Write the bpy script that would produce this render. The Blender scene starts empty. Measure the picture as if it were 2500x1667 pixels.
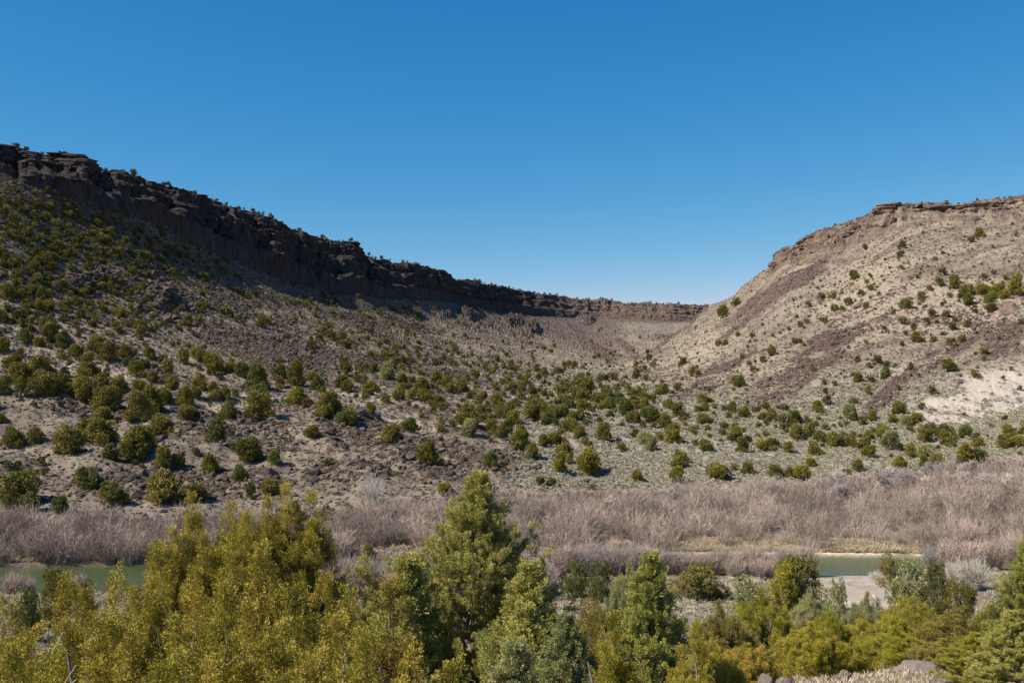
import bpy, math
import numpy as np
from mathutils import Vector

# ------------------------------------------------------------------ camera, world, sun, exposure
SC = bpy.context.scene
COL = SC.collection
F = 2430.0          # focal length in photo pixels (2500 px wide), about a 35 mm lens
HZ = 900.0          # eye level row
EYE = 30.0          # eye height above the river
cam_d = bpy.data.cameras.new('camera')
cam = bpy.data.objects.new('camera', cam_d)
COL.objects.link(cam)
cam.location = (0, 0, EYE)
cam.rotation_euler = (math.radians(90), 0, 0)
cam_d.sensor_width = 36
cam_d.lens = 36 * F / 2500
cam_d.shift_y = (HZ - 833.5) / 2500
cam_d.clip_start = 0.3
cam_d.clip_end = 30000
SC.camera = cam

SUN_EL = math.radians(46)
SUN_DIR = Vector((-1.0, -0.39, 0)).normalized()        # horizontal direction towards the sun
world = bpy.data.worlds.new('World')
SC.world = world
world.use_nodes = True
wn = world.node_tree
bg = wn.nodes['Background']
sky = wn.nodes.new('ShaderNodeTexSky')
sky.sky_type = 'NISHITA'
sky.sun_disc = False
sky.sun_elevation = SUN_EL
sky.sun_rotation = math.atan2(SUN_DIR.x, SUN_DIR.y)
sky.altitude = 1900
sky.air_density = 1.0
sky.dust_density = 0.3
sky.ozone_density = 5.0
# a deep clear desert sky: each channel's response curve, as a camera profile renders it
sepc = wn.nodes.new('ShaderNodeSeparateColor')
comc = wn.nodes.new('ShaderNodeCombineColor')
wn.links.new(sky.outputs[0], sepc.inputs[0])
for ch, (ref, out_, pw) in enumerate(((0.09, 0.0142, 2.1), (0.22, 0.198, 0.95), (0.52, 0.562, 0.55))):
    a_ = wn.nodes.new('ShaderNodeMath'); a_.operation = 'MULTIPLY'; a_.inputs[1].default_value = 0.13 / ref
    b_ = wn.nodes.new('ShaderNodeMath'); b_.operation = 'POWER'; b_.inputs[1].default_value = pw
    c_ = wn.nodes.new('ShaderNodeMath'); c_.operation = 'MULTIPLY'; c_.inputs[1].default_value = out_ / 0.13
    wn.links.new(sepc.outputs[ch], a_.inputs[0]); wn.links.new(a_.outputs[0], b_.inputs[0])
    wn.links.new(b_.outputs[0], c_.inputs[0]); wn.links.new(c_.outputs[0], comc.inputs[ch])
wn.links.new(comc.outputs[0], bg.inputs[0])
bg.inputs[1].default_value = 0.095

sun_l = bpy.data.lights.new('sun', 'SUN')
sun_l.energy = 5.0
sun_l.angle = math.radians(0.5)
sun_l.color = (1.0, 0.92, 0.80)
sun = bpy.data.objects.new('sun', sun_l)
COL.objects.link(sun)
tow = Vector((SUN_DIR.x * math.cos(SUN_EL), SUN_DIR.y * math.cos(SUN_EL), math.sin(SUN_EL)))
sun.rotation_euler = tow.to_track_quat('Z', 'Y').to_euler()
SC.view_settings.view_transform = 'Standard'
SC.view_settings.look = 'None'
SC.view_settings.gamma = 1
SC.view_settings.exposure = 0.45
SC.cycles.debug_use_compact_bvh = True
SC.cycles.max_bounces = 5
SC.cycles.diffuse_bounces = 3
SC.cycles.transparent_max_bounces = 4

# ------------------------------------------------------------------ helpers
RNG = np.random.default_rng(7)


class Noise:
    def __init__(s, seed):
        r = np.random.default_rng(seed)
        s.p = np.concatenate([r.permutation(512)] * 2)
        g = r.normal(size=(512, 3))
        s.g = g / np.linalg.norm(g, axis=1)[:, None]

    def __call__(s, x, y, z=0.0):
        x, y, z = np.broadcast_arrays(np.asarray(x, float), np.asarray(y, float), np.asarray(z, float))
        xi, yi, zi = np.floor(x).astype(int), np.floor(y).astype(int), np.floor(z).astype(int)
        fx, fy, fz = x - xi, y - yi, z - zi
        ux, uy, uz = [f * f * f * (f * (f * 6 - 15) + 10) for f in (fx, fy, fz)]
        out = 0
        for dx in (0, 1):
            wx = ux if dx else 1 - ux
            for dy in (0, 1):
                wy = uy if dy else 1 - uy
                a = s.p[(s.p[(xi + dx) & 511] + yi + dy) & 511]
                for dz in (0, 1):
                    wz = uz if dz else 1 - uz
                    g = s.g[s.p[(a + zi + dz) & 511]]
                    out = out + wx * wy * wz * (g[..., 0] * (fx - dx) + g[..., 1] * (fy - dy) + g[..., 2] * (fz - dz))
        return out * 1.6


NZ = Noise(3)
NZ2 = Noise(11)


def fbm(x, y, z=0.0, o=4, n=NZ):
    t, a, f = 0, 1.0, 1.0
    for _ in range(o):
        t = t + a * n(x * f, y * f, z * f)
        a *= 0.5
        f *= 2.03
    return t


def sstep(a, b, x):
    t = np.clip((x - a) / (b - a), 0, 1)
    return t * t * (3 - 2 * t)


def mesh(name, V, Fc, mats, tint=None, midx=None, smooth=False, attrs=None):
    V = np.asarray(V, np.float32)
    me = bpy.data.meshes.new(name)
    if isinstance(Fc, list):
        sizes = np.concatenate([np.full(len(f), f.shape[1]) for f in Fc if len(f)])
        idx = np.concatenate([f.ravel() for f in Fc if len(f)])
    else:
        sizes = np.full(len(Fc), Fc.shape[1])
        idx = Fc.ravel()
    me.vertices.add(len(V))
    me.vertices.foreach_set('co', V.ravel())
    me.loops.add(len(idx))
    me.loops.foreach_set('vertex_index', idx.astype(np.int32))
    me.polygons.add(len(sizes))
    st = np.concatenate([[0], np.cumsum(sizes)[:-1]]).astype(np.int32)
    me.polygons.foreach_set('loop_start', st)
    me.polygons.foreach_set('loop_total', sizes.astype(np.int32))
    for m in (mats if isinstance(mats, (list, tuple)) else [mats]):
        me.materials.append(m)
    if midx is not None:
        me.polygons.foreach_set('material_index', np.asarray(midx, np.int32))
    if tint is not None:
        a = me.attributes.new('tint', 'FLOAT', 'POINT')
        a.data.foreach_set('value', np.asarray(tint, np.float32))
    for k, v in (attrs or {}).items():
        a = me.attributes.new(k, 'FLOAT', 'POINT')
        a.data.foreach_set('value', np.asarray(v, np.float32).ravel())
    me.polygons.foreach_set('use_smooth', np.full(len(sizes), smooth))
    me.update(calc_edges=True)
    return me


def link(name, me, parent=None, loc=None):
    o = bpy.data.objects.new(name, me)
    COL.objects.link(o)
    if parent is not None:
        o.parent = parent
    if loc is not None:
        o.location = loc
    return o


def tag(o, label=None, cat=None, group=None, kind=None):
    if label: o['label'] = label
    if cat: o['category'] = cat
    if group: o['group'] = group
    if kind: o['kind'] = kind
    return o


# ------------------------------------------------------------------ materials
def mat_base(name):
    m = bpy.data.materials.new(name)
    m.use_nodes = True
    nt = m.node_tree
    b = nt.nodes['Principled BSDF']
    b.inputs['Roughness'].default_value = 0.85
    b.inputs['Specular IOR Level'].default_value = 0.15
    return m, nt, b


def N(nt, t, **kw):
    n = nt.nodes.new(t)
    for k, v in kw.items():
        if k in n.bl_rna.properties.keys():
            setattr(n, k, v)
        else:
            n.inputs[k].default_value = v
    return n


def mix(nt, fac, a, b, mode='MIX'):
    n = nt.nodes.new('ShaderNodeMix')
    n.data_type = 'RGBA'
    n.blend_type = mode
    for s, v in ((n.inputs[0], fac), (n.inputs[6], a), (n.inputs[7], b)):
        if hasattr(v, 'links') or isinstance(v, bpy.types.NodeSocket):
            nt.links.new(v, s)
        elif isinstance(v, (int, float)):
            s.default_value = v
        else:
            s.default_value = (*v, 1)
    return n.outputs[2]


def mth(nt, op, a, b=None):
    n = nt.nodes.new('ShaderNodeMath')
    n.operation = op
    for s, v in ((n.inputs[0], a), (n.inputs[1], b)):
        if v is None: continue
        if isinstance(v, bpy.types.NodeSocket): nt.links.new(v, s)
        else: s.default_value = v
    return n.outputs[0]


def ramp(nt, src, a, b):
    n = nt.nodes.new('ShaderNodeMapRange')
    n.clamp = True
    nt.links.new(src, n.inputs[0])
    n.inputs[1].default_value = a
    n.inputs[2].default_value = b
    return n.outputs[0]


def noise_tex(nt, scale, detail=3, vec=None, rough=0.6):
    n = nt.nodes.new('ShaderNodeTexNoise')
    n.inputs['Scale'].default_value = scale
    n.inputs['Detail'].default_value = detail
    n.inputs['Roughness'].default_value = rough
    if vec is None:
        vec = pos(nt)
    nt.links.new(vec, n.inputs['Vector'])
    return n.outputs[0]


def pos(nt):
    for n in nt.nodes:
        if n.bl_idname == 'ShaderNodeNewGeometry':
            return n.outputs['Position']
    return nt.nodes.new('ShaderNodeNewGeometry').outputs['Position']


def attr(nt, name):
    n = nt.nodes.new('ShaderNodeAttribute')
    n.attribute_name = name
    return n.outputs['Fac']


def foliage_mat(name, a, b, transl=0.25, var=0.3):
    """a..b: colour range by the tint attribute, with a shift per plant"""
    m, nt, p = mat_base(name)
    t = attr(nt, 'tint')
    c = mix(nt, t, a, b)
    oi = nt.nodes.new('ShaderNodeObjectInfo')
    hsv = nt.nodes.new('ShaderNodeHueSaturation')
    nt.links.new(mth(nt, 'ADD', mth(nt, 'MULTIPLY', oi.outputs['Random'], 0.018), 0.491), hsv.inputs['Hue'])
    nt.links.new(mth(nt, 'ADD', mth(nt, 'MULTIPLY', oi.outputs['Random'], -var), 1 + var / 2), hsv.inputs['Value'])
    nt.links.new(c, hsv.inputs['Color'])
    nt.links.new(hsv.outputs[0], p.inputs['Base Color'])
    p.inputs['Roughness'].default_value = 0.95
    p.inputs['Specular IOR Level'].default_value = 0.03
    if transl:
        tr = nt.nodes.new('ShaderNodeBsdfTranslucent')
        nt.links.new(hsv.outputs[0], tr.inputs[0])
        ms = nt.nodes.new('ShaderNodeMixShader')
        ms.inputs[0].default_value = transl
        nt.links.new(p.outputs[0], ms.inputs[1])
        nt.links.new(tr.outputs[0], ms.inputs[2])
        nt.links.new(ms.outputs[0], nt.nodes['Material Output'].inputs[0])
    return m


M = {}
M['sage'] = foliage_mat('sage_leaf', (0.31, 0.28, 0.19), (0.56, 0.50, 0.36), 0.1, 0)
M['scrub'] = foliage_mat('scrub_leaf', (0.12, 0.097, 0.072), (0.38, 0.31, 0.22), 0.1, 0)
M['distant'] = foliage_mat('distant_leaf', (0.085, 0.082, 0.026), (0.25, 0.21, 0.06), 0.1, 0)
M['tamarisk'] = foliage_mat('tamarisk_twig', (0.24, 0.19, 0.158), (0.61, 0.47, 0.39), 0.0, 0)
M['straw'] = foliage_mat('straw_blade', (0.44, 0.35, 0.21), (0.70, 0.60, 0.42), 0.2, 0)


# leaf and twig colours of the shared plant meshes; each plant carries its own as its object colour
TONE = {'moss': (0.37, 0.31, 0.058), 'yellow': (0.58, 0.445, 0.082), 'olive': (0.32, 0.265, 0.068), 'lime': (0.50, 0.42, 0.062), 'green': (0.24, 0.235, 0.065),
        'greygreen': (0.46, 0.44, 0.18), 'rust': (0.42, 0.315, 0.078), 'pinyon': (0.50, 0.46, 0.12),
        'willow': (0.60, 0.48, 0.40), 'grey_twig': (0.46, 0.41, 0.37), 'pale_twig': (0.64, 0.59, 0.50)}


def object_colour_mat(name, low, transl, var):
    m, nt, p = mat_base(name)
    oi = nt.nodes.new('ShaderNodeObjectInfo')
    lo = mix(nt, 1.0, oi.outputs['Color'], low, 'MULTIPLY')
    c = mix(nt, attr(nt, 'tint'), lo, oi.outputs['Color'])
    hsv = nt.nodes.new('ShaderNodeHueSaturation')
    nt.links.new(mth(nt, 'ADD', mth(nt, 'MULTIPLY', oi.outputs['Random'], 0.02), 0.49), hsv.inputs['Hue'])
    nt.links.new(mth(nt, 'ADD', mth(nt, 'MULTIPLY', oi.outputs['Random'], -var), 1 + var / 2), hsv.inputs['Value'])
    nt.links.new(c, hsv.inputs['Color'])
    nt.links.new(hsv.outputs[0], p.inputs['Base Color'])
    p.inputs['Roughness'].default_value = 0.95
    p.inputs['Specular IOR Level'].default_value = 0.03
    if transl:
        tr = nt.nodes.new('ShaderNodeBsdfTranslucent')
        nt.links.new(hsv.outputs[0], tr.inputs[0])
        ms = nt.nodes.new('ShaderNodeMixShader')
        ms.inputs[0].default_value = transl
        nt.links.new(p.outputs[0], ms.inputs[1])
        nt.links.new(tr.outputs[0], ms.inputs[2])
        nt.links.new(ms.outputs[0], nt.nodes['Material Output'].inputs[0])
    return m


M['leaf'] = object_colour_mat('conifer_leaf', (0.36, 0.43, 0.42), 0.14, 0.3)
M['twig'] = object_colour_mat('bare_twig', (0.62, 0.58, 0.56), 0.0, 0.25)


def bark_mat(name, a, b):
    m, nt, p = mat_base(name)
    n = noise_tex(nt, 9, 4)
    nt.links.new(mix(nt, ramp(nt, n, 0.35, 0.65), a, b), p.inputs['Base Color'])
    return m


M['bark'] = bark_mat('juniper_bark', (0.13, 0.10, 0.08), (0.36, 0.31, 0.26))
M['dead'] = bark_mat('weathered_wood', (0.38, 0.34, 0.29), (0.62, 0.57, 0.50))


def rock_mat(name, a, b, use_tint=True, s=2.0):
    m, nt, p = mat_base(name)
    n = noise_tex(nt, s, 5)
    c = mix(nt, ramp(nt, n, 0.3, 0.7), a, b)
    if use_tint:
        t = attr(nt, 'tint')
        v = mth(nt, 'ADD', mth(nt, 'MULTIPLY', t, 0.9), 0.55)
        comb = nt.nodes.new('ShaderNodeCombineColor')
        for i in range(3): nt.links.new(v, comb.inputs[i])
        c = mix(nt, 1.0, c, comb.outputs[0], 'MULTIPLY')
    nt.links.new(c, p.inputs['Base Color'])
    return m


M['basalt'] = rock_mat('basalt_rock', (0.048, 0.036, 0.027), (0.148, 0.11, 0.08), True, 0.6)
M['basalt_red'] = rock_mat('basalt_rock_red', (0.075, 0.05, 0.042), (0.165, 0.115, 0.093), True, 0.6)
M['boulder'] = rock_mat('boulder_rock', (0.12, 0.097, 0.082), (0.27, 0.22, 0.185), False, 1.6)


def bump(nt, p, h, strength=0.5, dist=0.3):
    b = nt.nodes.new('ShaderNodeBump')
    b.inputs['Strength'].default_value = strength
    b.inputs['Distance'].default_value = dist
    nt.links.new(h, b.inputs['Height'])
    nt.links.new(b.outputs[0], p.inputs['Normal'])


def terrain_mat(name):
    m, nt, p = mat_base(name)
    p.inputs['Roughness'].default_value = 0.95
    fine = noise_tex(nt, 0.9, 4, rough=0.75)
    med = noise_tex(nt, 0.12, 4, rough=0.65)
    big = noise_tex(nt, 0.02, 3)
    # dry grass and dusty soil
    soil = mix(nt, ramp(nt, med, 0.35, 0.65), (0.185, 0.147, 0.108), (0.275, 0.222, 0.162))
    soil = mix(nt, ramp(nt, fine, 0.5, 0.62), soil, (0.16, 0.128, 0.108))
    grassc = mix(nt, ramp(nt, fine, 0.35, 0.65), (0.25, 0.203, 0.148), (0.375, 0.305, 0.225))
    c = mix(nt, attr(nt, 'grass'), soil, grassc)
    sagec = mix(nt, ramp(nt, fine, 0.35, 0.65), (0.25, 0.225, 0.185), (0.38, 0.34, 0.285))
    c = mix(nt, attr(nt, 'sage'), c, sagec)
    rockc = mix(nt, attr(nt, 'shade_and_rock_tone'), mix(nt, ramp(nt, fine, 0.35, 0.65), (0.075, 0.05, 0.042), (0.165, 0.115, 0.095)), mix(nt, ramp(nt, fine, 0.35, 0.65), (0.052, 0.038, 0.029), (0.148, 0.112, 0.083)))
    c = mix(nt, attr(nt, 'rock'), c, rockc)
    # cliff: brown basalt with warm iron stains
    vm = nt.nodes.new('ShaderNodeVectorMath')
    vm.operation = 'MULTIPLY'
    nt.links.new(pos(nt), vm.inputs[0])
    vm.inputs[1].default_value = (0.35, 0.35, 0.07)
    col = noise_tex(nt, 1.0, 5, vm.outputs[0], 0.7)
    cl = mix(nt, ramp(nt, col, 0.36, 0.62), (0.055, 0.043, 0.038), (0.21, 0.15, 0.118))
    cl = mix(nt, mth(nt, 'MULTIPLY', ramp(nt, med, 0.45, 0.62), 0.4), cl, (0.28, 0.175, 0.12))
    cl = mix(nt, attr(nt, 'shade_and_rock_tone'), cl, mix(nt, ramp(nt, col, 0.36, 0.62), (0.022, 0.0185, 0.016), (0.07, 0.056, 0.046)))  # left cliff: its shade is painted in as a near-black rock colour
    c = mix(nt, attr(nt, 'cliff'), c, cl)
    clay = mix(nt, ramp(nt, med, 0.4, 0.6), (0.40, 0.345, 0.285), (0.47, 0.395, 0.32))
    c = mix(nt, attr(nt, 'clay'), c, clay)
    sand = mix(nt, ramp(nt, fine, 0.3, 0.7), (0.38, 0.31, 0.245), (0.49, 0.41, 0.33))
    c = mix(nt, attr(nt, 'sand'), c, sand)
    straw = mix(nt, ramp(nt, fine, 0.4, 0.6), (0.46, 0.36, 0.23), (0.64, 0.54, 0.38))
    c = mix(nt, attr(nt, 'straw'), c, straw)
    nt.links.new(c, p.inputs['Base Color'])
    bump(nt, p, fine, 0.6, 0.5)
    return m


M['terrain'] = terrain_mat('canyon_ground')

# ------------------------------------------------------------------ terrain
# feature lines of the canyon as seen along bearings u (photo column), each a depth and a height
def pv(rows):           # (u, depth, row) -> (u, depth, z)
    return [(u, d, EYE + (HZ - v) / F * d) for u, d, v in rows]


rimL = [(0, 352), (65, 374), (168, 383), (207, 397), (245, 416), (306, 429), (364, 442), (421, 462), (478, 477), (509, 494),
        (555, 509), (631, 527), (685, 538), (712, 561), (785, 580), (850, 594), (877, 608), (888, 621), (949, 637),
        (1010, 646), (1091, 667), (1106, 684)]
rimF = [(1167, 1430, 688), (1221, 1570, 698), (1259, 1700, 709), (1374, 1850, 725), (1489, 1900, 734), (1565, 1900, 740),
        (1700, 1900, 744), (1760, 1950, 750)]
near_bank = [(-1400, 128), (0, 128), (900, 132), (1350, 143), (1700, 147), (1950, 141), (2200, 141), (2300, 146), (3900, 148)]
far_bank = [(-1400, 149), (0, 150.6), (900, 156), (1700, 160), (2200, 158.5), (2500, 155), (3900, 152)]
nb = lambda dz, z: [(u, d + dz, z) for u, d in near_bank]
fb = lambda dz, z: [(u, d + dz, z) for u, d in far_bank]
FE = [
    [(-1400, 1, 28.2), (3900, 1, 28.2)],
    [(-1400, 12, 21), (900, 12, 21.5), (1700, 12, 23.5), (2000, 12, 24.3), (3900, 12, 24.5)],
    [(-1400, 32, 13.5), (1200, 32, 14), (1600, 32, 17), (1900, 32, 19.9), (2500, 32, 20.2), (3900, 32, 20)],
    [(-1400, 60, 7), (1200, 60, 7), (1900, 60, 10.5), (3900, 60, 11)],
    [(-1400, 92, 3), (1200, 92, 3), (1900, 92, 4), (3900, 92, 4)],
    nb(0, 0.7), nb(3, -1.2), fb(-3, -1.2), fb(0, 0.5), fb(5, 1.6),
    pv([(-1400, 172, 1262), (0, 172, 1262), (600, 175, 1262), (900, 181, 1225), (1100, 190, 1200), (1400, 205, 1195),
        (1700, 210, 1190), (2100, 225, 1165), (2500, 240, 1135), (3900, 240, 1130)]),
    pv([(-1400, 230, 1080), (0, 230, 1080), (300, 235, 1075), (600, 240, 1075), (900, 240, 1085), (1106, 240, 1100),
        (1300, 245, 1115), (1600, 255, 1105), (2000, 262, 1095), (2250, 268, 1085), (2500, 275, 1065), (3900, 275, 1060)]),
    pv([(-1400, 330, 870), (0, 330, 880), (300, 330, 905), (600, 320, 955), (900, 315, 985), (1106, 325, 1010),
        (1300, 345, 1005), (1500, 360, 990), (1700, 360, 990), (2000, 345, 1005), (2500, 330, 1010), (3900, 330, 1000)]),
    pv([(-1400, 400, 640), (0, 400, 660), (300, 430, 740), (600, 470, 805), (900, 520, 855), (1106, 600, 885),
        (1300, 640, 903), (1500, 640, 915), (1540, 600, 918), (1600, 560, 912), (1734, 520, 890), (1900, 480, 850),
        (2170, 470, 780), (2500, 440, 760), (3900, 440, 740)]),
    pv([(-1400, 440, 520), (0, 440, 545), (300, 490, 640), (600, 580, 730), (900, 720, 795), (1106, 900, 820),
        (1300, 1000, 855), (1450, 850, 890), (1500, 800, 899), (1540, 770, 888), (1600, 800, 864), (1734, 1050, 772),
        (1784, 1010, 752), (1850, 930, 705), (1891, 850, 655), (1971, 790, 647), (2071, 750, 608), (2170, 680, 566),
        (2300, 650, 545), (2500, 640, 520), (3900, 600, 500)]),
    pv([(-1400, 455, 480), (0, 455, 505), (300, 510, 600), (600, 610, 697), (900, 780, 770), (1106, 1000, 800),
        (1300, 1120, 838), (1450, 1000, 876), (1500, 850, 893), (1540, 850, 876), (1600, 900, 849), (1680, 1050, 795),
        (1734, 1200, 744), (1784, 1150, 727), (1810, 1100, 700), (1849, 1000, 670), (1887, 915, 647), (1893, 905, 622),
        (1925, 890, 605), (1971, 850, 585), (2013, 825, 562), (2071, 800, 541), (2132, 760, 520), (2170, 735, 501),
        (2266, 725, 499), (2304, 720, 503), (2365, 710, 495), (2442, 700, 484), (2500, 690, 478), (3900, 650, 470)]),
    pv([(-1400, 465, 450), (0, 465, 475), (300, 525, 575), (600, 635, 700), (900, 830, 760), (1106, 1100, 772),
        (1300, 1350, 806), (1450, 1400, 836), (1500, 1250, 862), (1540, 1150, 880), (1600, 1180, 870), (1680, 1300, 830),
        (1734, 1450, 800), (1784, 1450, 790), (1850, 1300, 740)]) + [(1925, 1000, 140), (2170, 830, 150), (3900, 800, 152)],
    pv([(-1400, 485, 400), (0, 485, 435), (96, 495, 462), (230, 522, 500), (260, 528, 510), (367, 562, 535),
        (440, 592, 578), (543, 645, 620), (582, 668, 642), (708, 760, 688), (842, 850, 720), (965, 980, 727),
        (1106, 1230, 735), (1240, 1520, 763), (1336, 1680, 772), (1450, 1760, 780), (1527, 1780, 778), (1642, 1800, 785),
        (1734, 1830, 782)]) + [(1850, 1850, 140), (3900, 1900, 150)],
    [(-1400, 540, 165)] + [(u, 120 * F / (HZ - v), 150) for u, v in rimL] + pv(rimF) + [(1850, 1950, 150), (3900, 2000, 150)],
]
FE.append([(u, d + 25, z + 0.6) for u, d, z in FE[-1]])
FE.append([(u, d + 500, z - 2) for u, d, z in FE[-2]])
FE.append([(-1400, 7000, 140), (3900, 7000, 140)])
SEG = [6, 14, 22, 26, 40, 5, 6, 5, 12, 50, 70, 100, 120, 90, 55, 20, 55, 100, 6, 8, 3]
U = np.concatenate([np.linspace(-1400, -260, 60)[:-1], np.arange(-260, 2760, 2.25), np.linspace(2765, 3900, 60)])
nC = len(U)


def smooth_u(a, k):
    x = np.arange(-3 * k, 3 * k + 1)
    w = np.exp(-x * x / (2.0 * k * k)); w /= w.sum()
    return np.convolve(np.pad(a, 3 * k, 'edge'), w, 'valid')


fd, fz = [], []
for i, rows in enumerate(FE):
    r = np.array(rows, float)
    d = np.interp(U, r[:, 0], r[:, 1]); z = np.interp(U, r[:, 0], r[:, 2])
    k = 2 if i in (15, 18, 19) else 12
    fd.append(smooth_u(d, k)); fz.append(smooth_u(z, k))
Dm, Zm, Km = [], [], []
prof_s = np.array([0, .12, .30, .42, .62, .74, .9, 1.0])
prof_d = np.array([0, .10, .45, .52, .78, .84, .97, 1.0])
prof_z = np.array([0, .30, .40, .66, .72, .93, .97, 1.0])
for i, n in enumerate(SEG):
    t = (np.arange(n) / n)[:, None]
    wc = np.zeros(nC)
    if i == 17: wc = 1 - sstep(1740, 1790, U)
    if i == 14: wc = sstep(1860, 1900, U)
    td = (1 - wc) * t + wc * np.interp(t, prof_s, prof_d)
    tz = (1 - wc) * t + wc * np.interp(np.clip(t + t * (1 - t) * (.9 * NZ(U / 70, 3.3, 0) + .5 * NZ(U / 17, 8.1, 0))[None, :], 0, 1), prof_s, prof_z)
    Dm.append(fd[i] + (fd[i + 1] - fd[i]) * td)
    Zm.append(fz[i] + (fz[i + 1] - fz[i]) * tz)
    Km.append(np.full((n, nC), i) + t)
D = np.vstack(Dm); Z = np.vstack(Zm); K = np.vstack(Km)
nR = len(D)
# soften the creases between the feature lines outside the cliffs
for _ in range(6):
    Zs = Z.copy()
    Zs[1:-1] = (Z[:-2] + 2 * Z[1:-1] + Z[2:]) / 4
    soft = ((K > 10) & (K < 14)) | ((K > 1) & (K < 4.5)) | ((K > 15.3) & (K < 16.7))
    Z = np.where(soft, Zs, Z)
X = (U[None, :] - 1250) / F * D
Y = D.copy()
Vp = HZ - (Z - EYE) / D * F        # row of each point before the relief is added
UU = np.broadcast_to(U, D.shape)

# masks -----------------------------------------------------------
def blob(u, v, ru, rv, ang=0.0):
    a = math.radians(ang)
    du, dv = UU - u, Vp - v
    x = du * math.cos(a) + dv * math.sin(a)
    y = -du * math.sin(a) + dv * math.cos(a)
    r = np.sqrt((x / ru) ** 2 + (y / rv) ** 2)
    return 1 - sstep(0.75, 1.15, r + 0.28 * warp)


warp = fbm(X / 25, Y / 40, 0, 3)
hill = sstep(10.9, 11.6, K)
left = 1 - sstep(1480, 1560, UU)
streakL = fbm((Y + 0.3 * X) / 9, X / 70, 0, 4)
streakR = fbm((Y - 0.15 * X) / 8, X / 60, 3.3, 4)
streak = np.where(left > 0.5, streakL, streakR)
cliff = np.zeros_like(D)
cliff = np.where((K > 16.9) & (K < 18.3) & (UU < 1780), 1, cliff)
cliff = np.where((K > 14.0) & (K < 15.2) & (UU > 1860), sstep(1860, 1900, UU) * (0.75 + 0.4 * sstep(-0.2, 0.3, fbm(X / 30, Y / 30, Z / 6, 3))), cliff)
cliff = np.where((K > 14.0) & (K < 15.2) & (UU > 2190), cliff * sstep(-0.05, 0.25, fbm(X / 40, Y / 40, Z / 3.5, 3)), cliff)

rock = sstep(0.10, 0.55, streak + 0.35 * fbm(X / 14, Y / 14, 0, 3)) * 0.55 * hill
TAL = [(700, 875, 130, 50, 14), (570, 830, 110, 32, 25), (450, 740, 90, 30, 30), (560, 740, 70, 25, 30), (880, 880, 60, 22, 5),
       (1080, 912, 70, 9, 2), (700, 800, 60, 16, 25), (900, 800, 90, 18, 28), (1000, 800, 100, 10, 30), (1450, 850, 70, 16, 40),
       (1530, 850, 40, 12, 45), (1420, 820, 60, 10, 42), (1300, 830, 60, 9, 40), (840, 950, 70, 8, 10),
       (1960, 900, 130, 38, -48), (1880, 955, 90, 34, -25), (2030, 810, 120, 16, -45), (2060, 830, 130, 20, -47),
       (1740, 930, 70, 24, -25), (1690, 960, 60, 20, -20), (1800, 890, 60, 10, -40), (1860, 740, 110, 22, -38),
       (1900, 715, 110, 16, -30), (1950, 680, 120, 20, -33), (1790, 810, 90, 10, -40), (2200, 930, 130, 13, -38),
       (2330, 860, 100, 14, -38), (2130, 790, 60, 16, -25), (2300, 780, 120, 14, -5), (2440, 800, 70, 28, 0), (2440, 850, 60, 30, -30),
       (2140, 1000, 70, 14, -38), (2010, 740, 90, 12, -40), (2170, 720, 60, 12, -40)]
tal = np.zeros_like(D)
for t in TAL:
    tal = np.maximum(tal, blob(*t))
tal = tal * hill * sstep(-0.75, -0.15, streak + 0.5 * fbm(X / 7, Y / 7, 0, 2))
rock = np.maximum(rock, tal)
BOUL = [(200, 1000, 190, 40, 10), (560, 1050, 170, 45, 12), (900, 1060, 130, 45, 5), (100, 960, 130, 30, 5), (350, 1090, 90, 30, 0),
        (1050, 1120, 160, 45, 5), (850, 1160, 120, 30, 0), (430, 1180, 280, 50, 0), (1240, 1130, 70, 30, 0), (780, 1000, 110, 25, 8),
        (330, 890, 130, 20, 20), (200, 690, 130, 22, 5), (380, 730, 80, 45, 35)]
boul = np.zeros_like(D)
for t in BOUL:
    boul = np.maximum(boul, blob(*t))
boul = boul * sstep(9.9, 10.3, K)
rock = np.maximum(rock, boul * (0.25 + 0.5 * sstep(-0.2, 0.5, fbm(X / 5, Y / 5, 0, 3))))
rock = np.maximum(rock, left * sstep(14.2, 15.8, K) * (K < 17) * .8)  # painted shade: slope foot below the left cliff darkened with rock colour
rock = np.maximum(rock, left * sstep(9.9, 10.4, K) * (K < 16.9) * (.22 + .25 * sstep(-.2, .5, fbm(X / 4, Y / 4, 2, 3))))
grass = sstep(-0.15, 0.35, fbm(X / 30, Y / 30, 5, 3) - 0.6 * streak) * 0.75 * sstep(10.2, 11, K)
for t in [(130, 880, 190, 40, 8), (620, 985, 150, 24, 5), (880, 965, 110, 14, 5), (1000, 1030, 90, 20, 10), (1120, 1085, 80, 22, 20),
          (2220, 1060, 110, 20, 0), (2100, 700, 120, 50, -20), (2320, 700, 140, 20, 0), (1700, 860, 80, 50, -40), (1560, 1090, 60, 12, 0),
          (300, 930, 80, 14, 10), (2250, 760, 300, 60, 0)]:
    gb = blob(*t) * hill
    grass = np.maximum(grass, gb)
    rock = rock * (1 - .8 * gb)
rock = rock * (1 - 0.0 * grass)
sage = sstep(1180, 1330, UU) * sstep(9.9, 10.2, K) * (1 - sstep(12.0, 12.6, K)) * (1 - 0.8 * tal)
sage = np.maximum(sage, 0.5 * sstep(1280, 1400, UU) * (1 - sstep(1500, 1600, UU)) * (K < 14) * (K > 11))
clay = np.maximum(blob(2400, 985, 180, 42, -12), blob(2460, 950, 110, 60, 0)) * (K > 10.6) * (K < 13)
clay = clay * sstep(-0.95, 0.0, fbm(X / 10, Y / 25, 1, 4))
sand = (K > 3.2) * (K < 4.4) * sstep(-0.35, 0.25, fbm(X / 9, Y / 9, 2, 2) + 0.1) * 0.6
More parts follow.
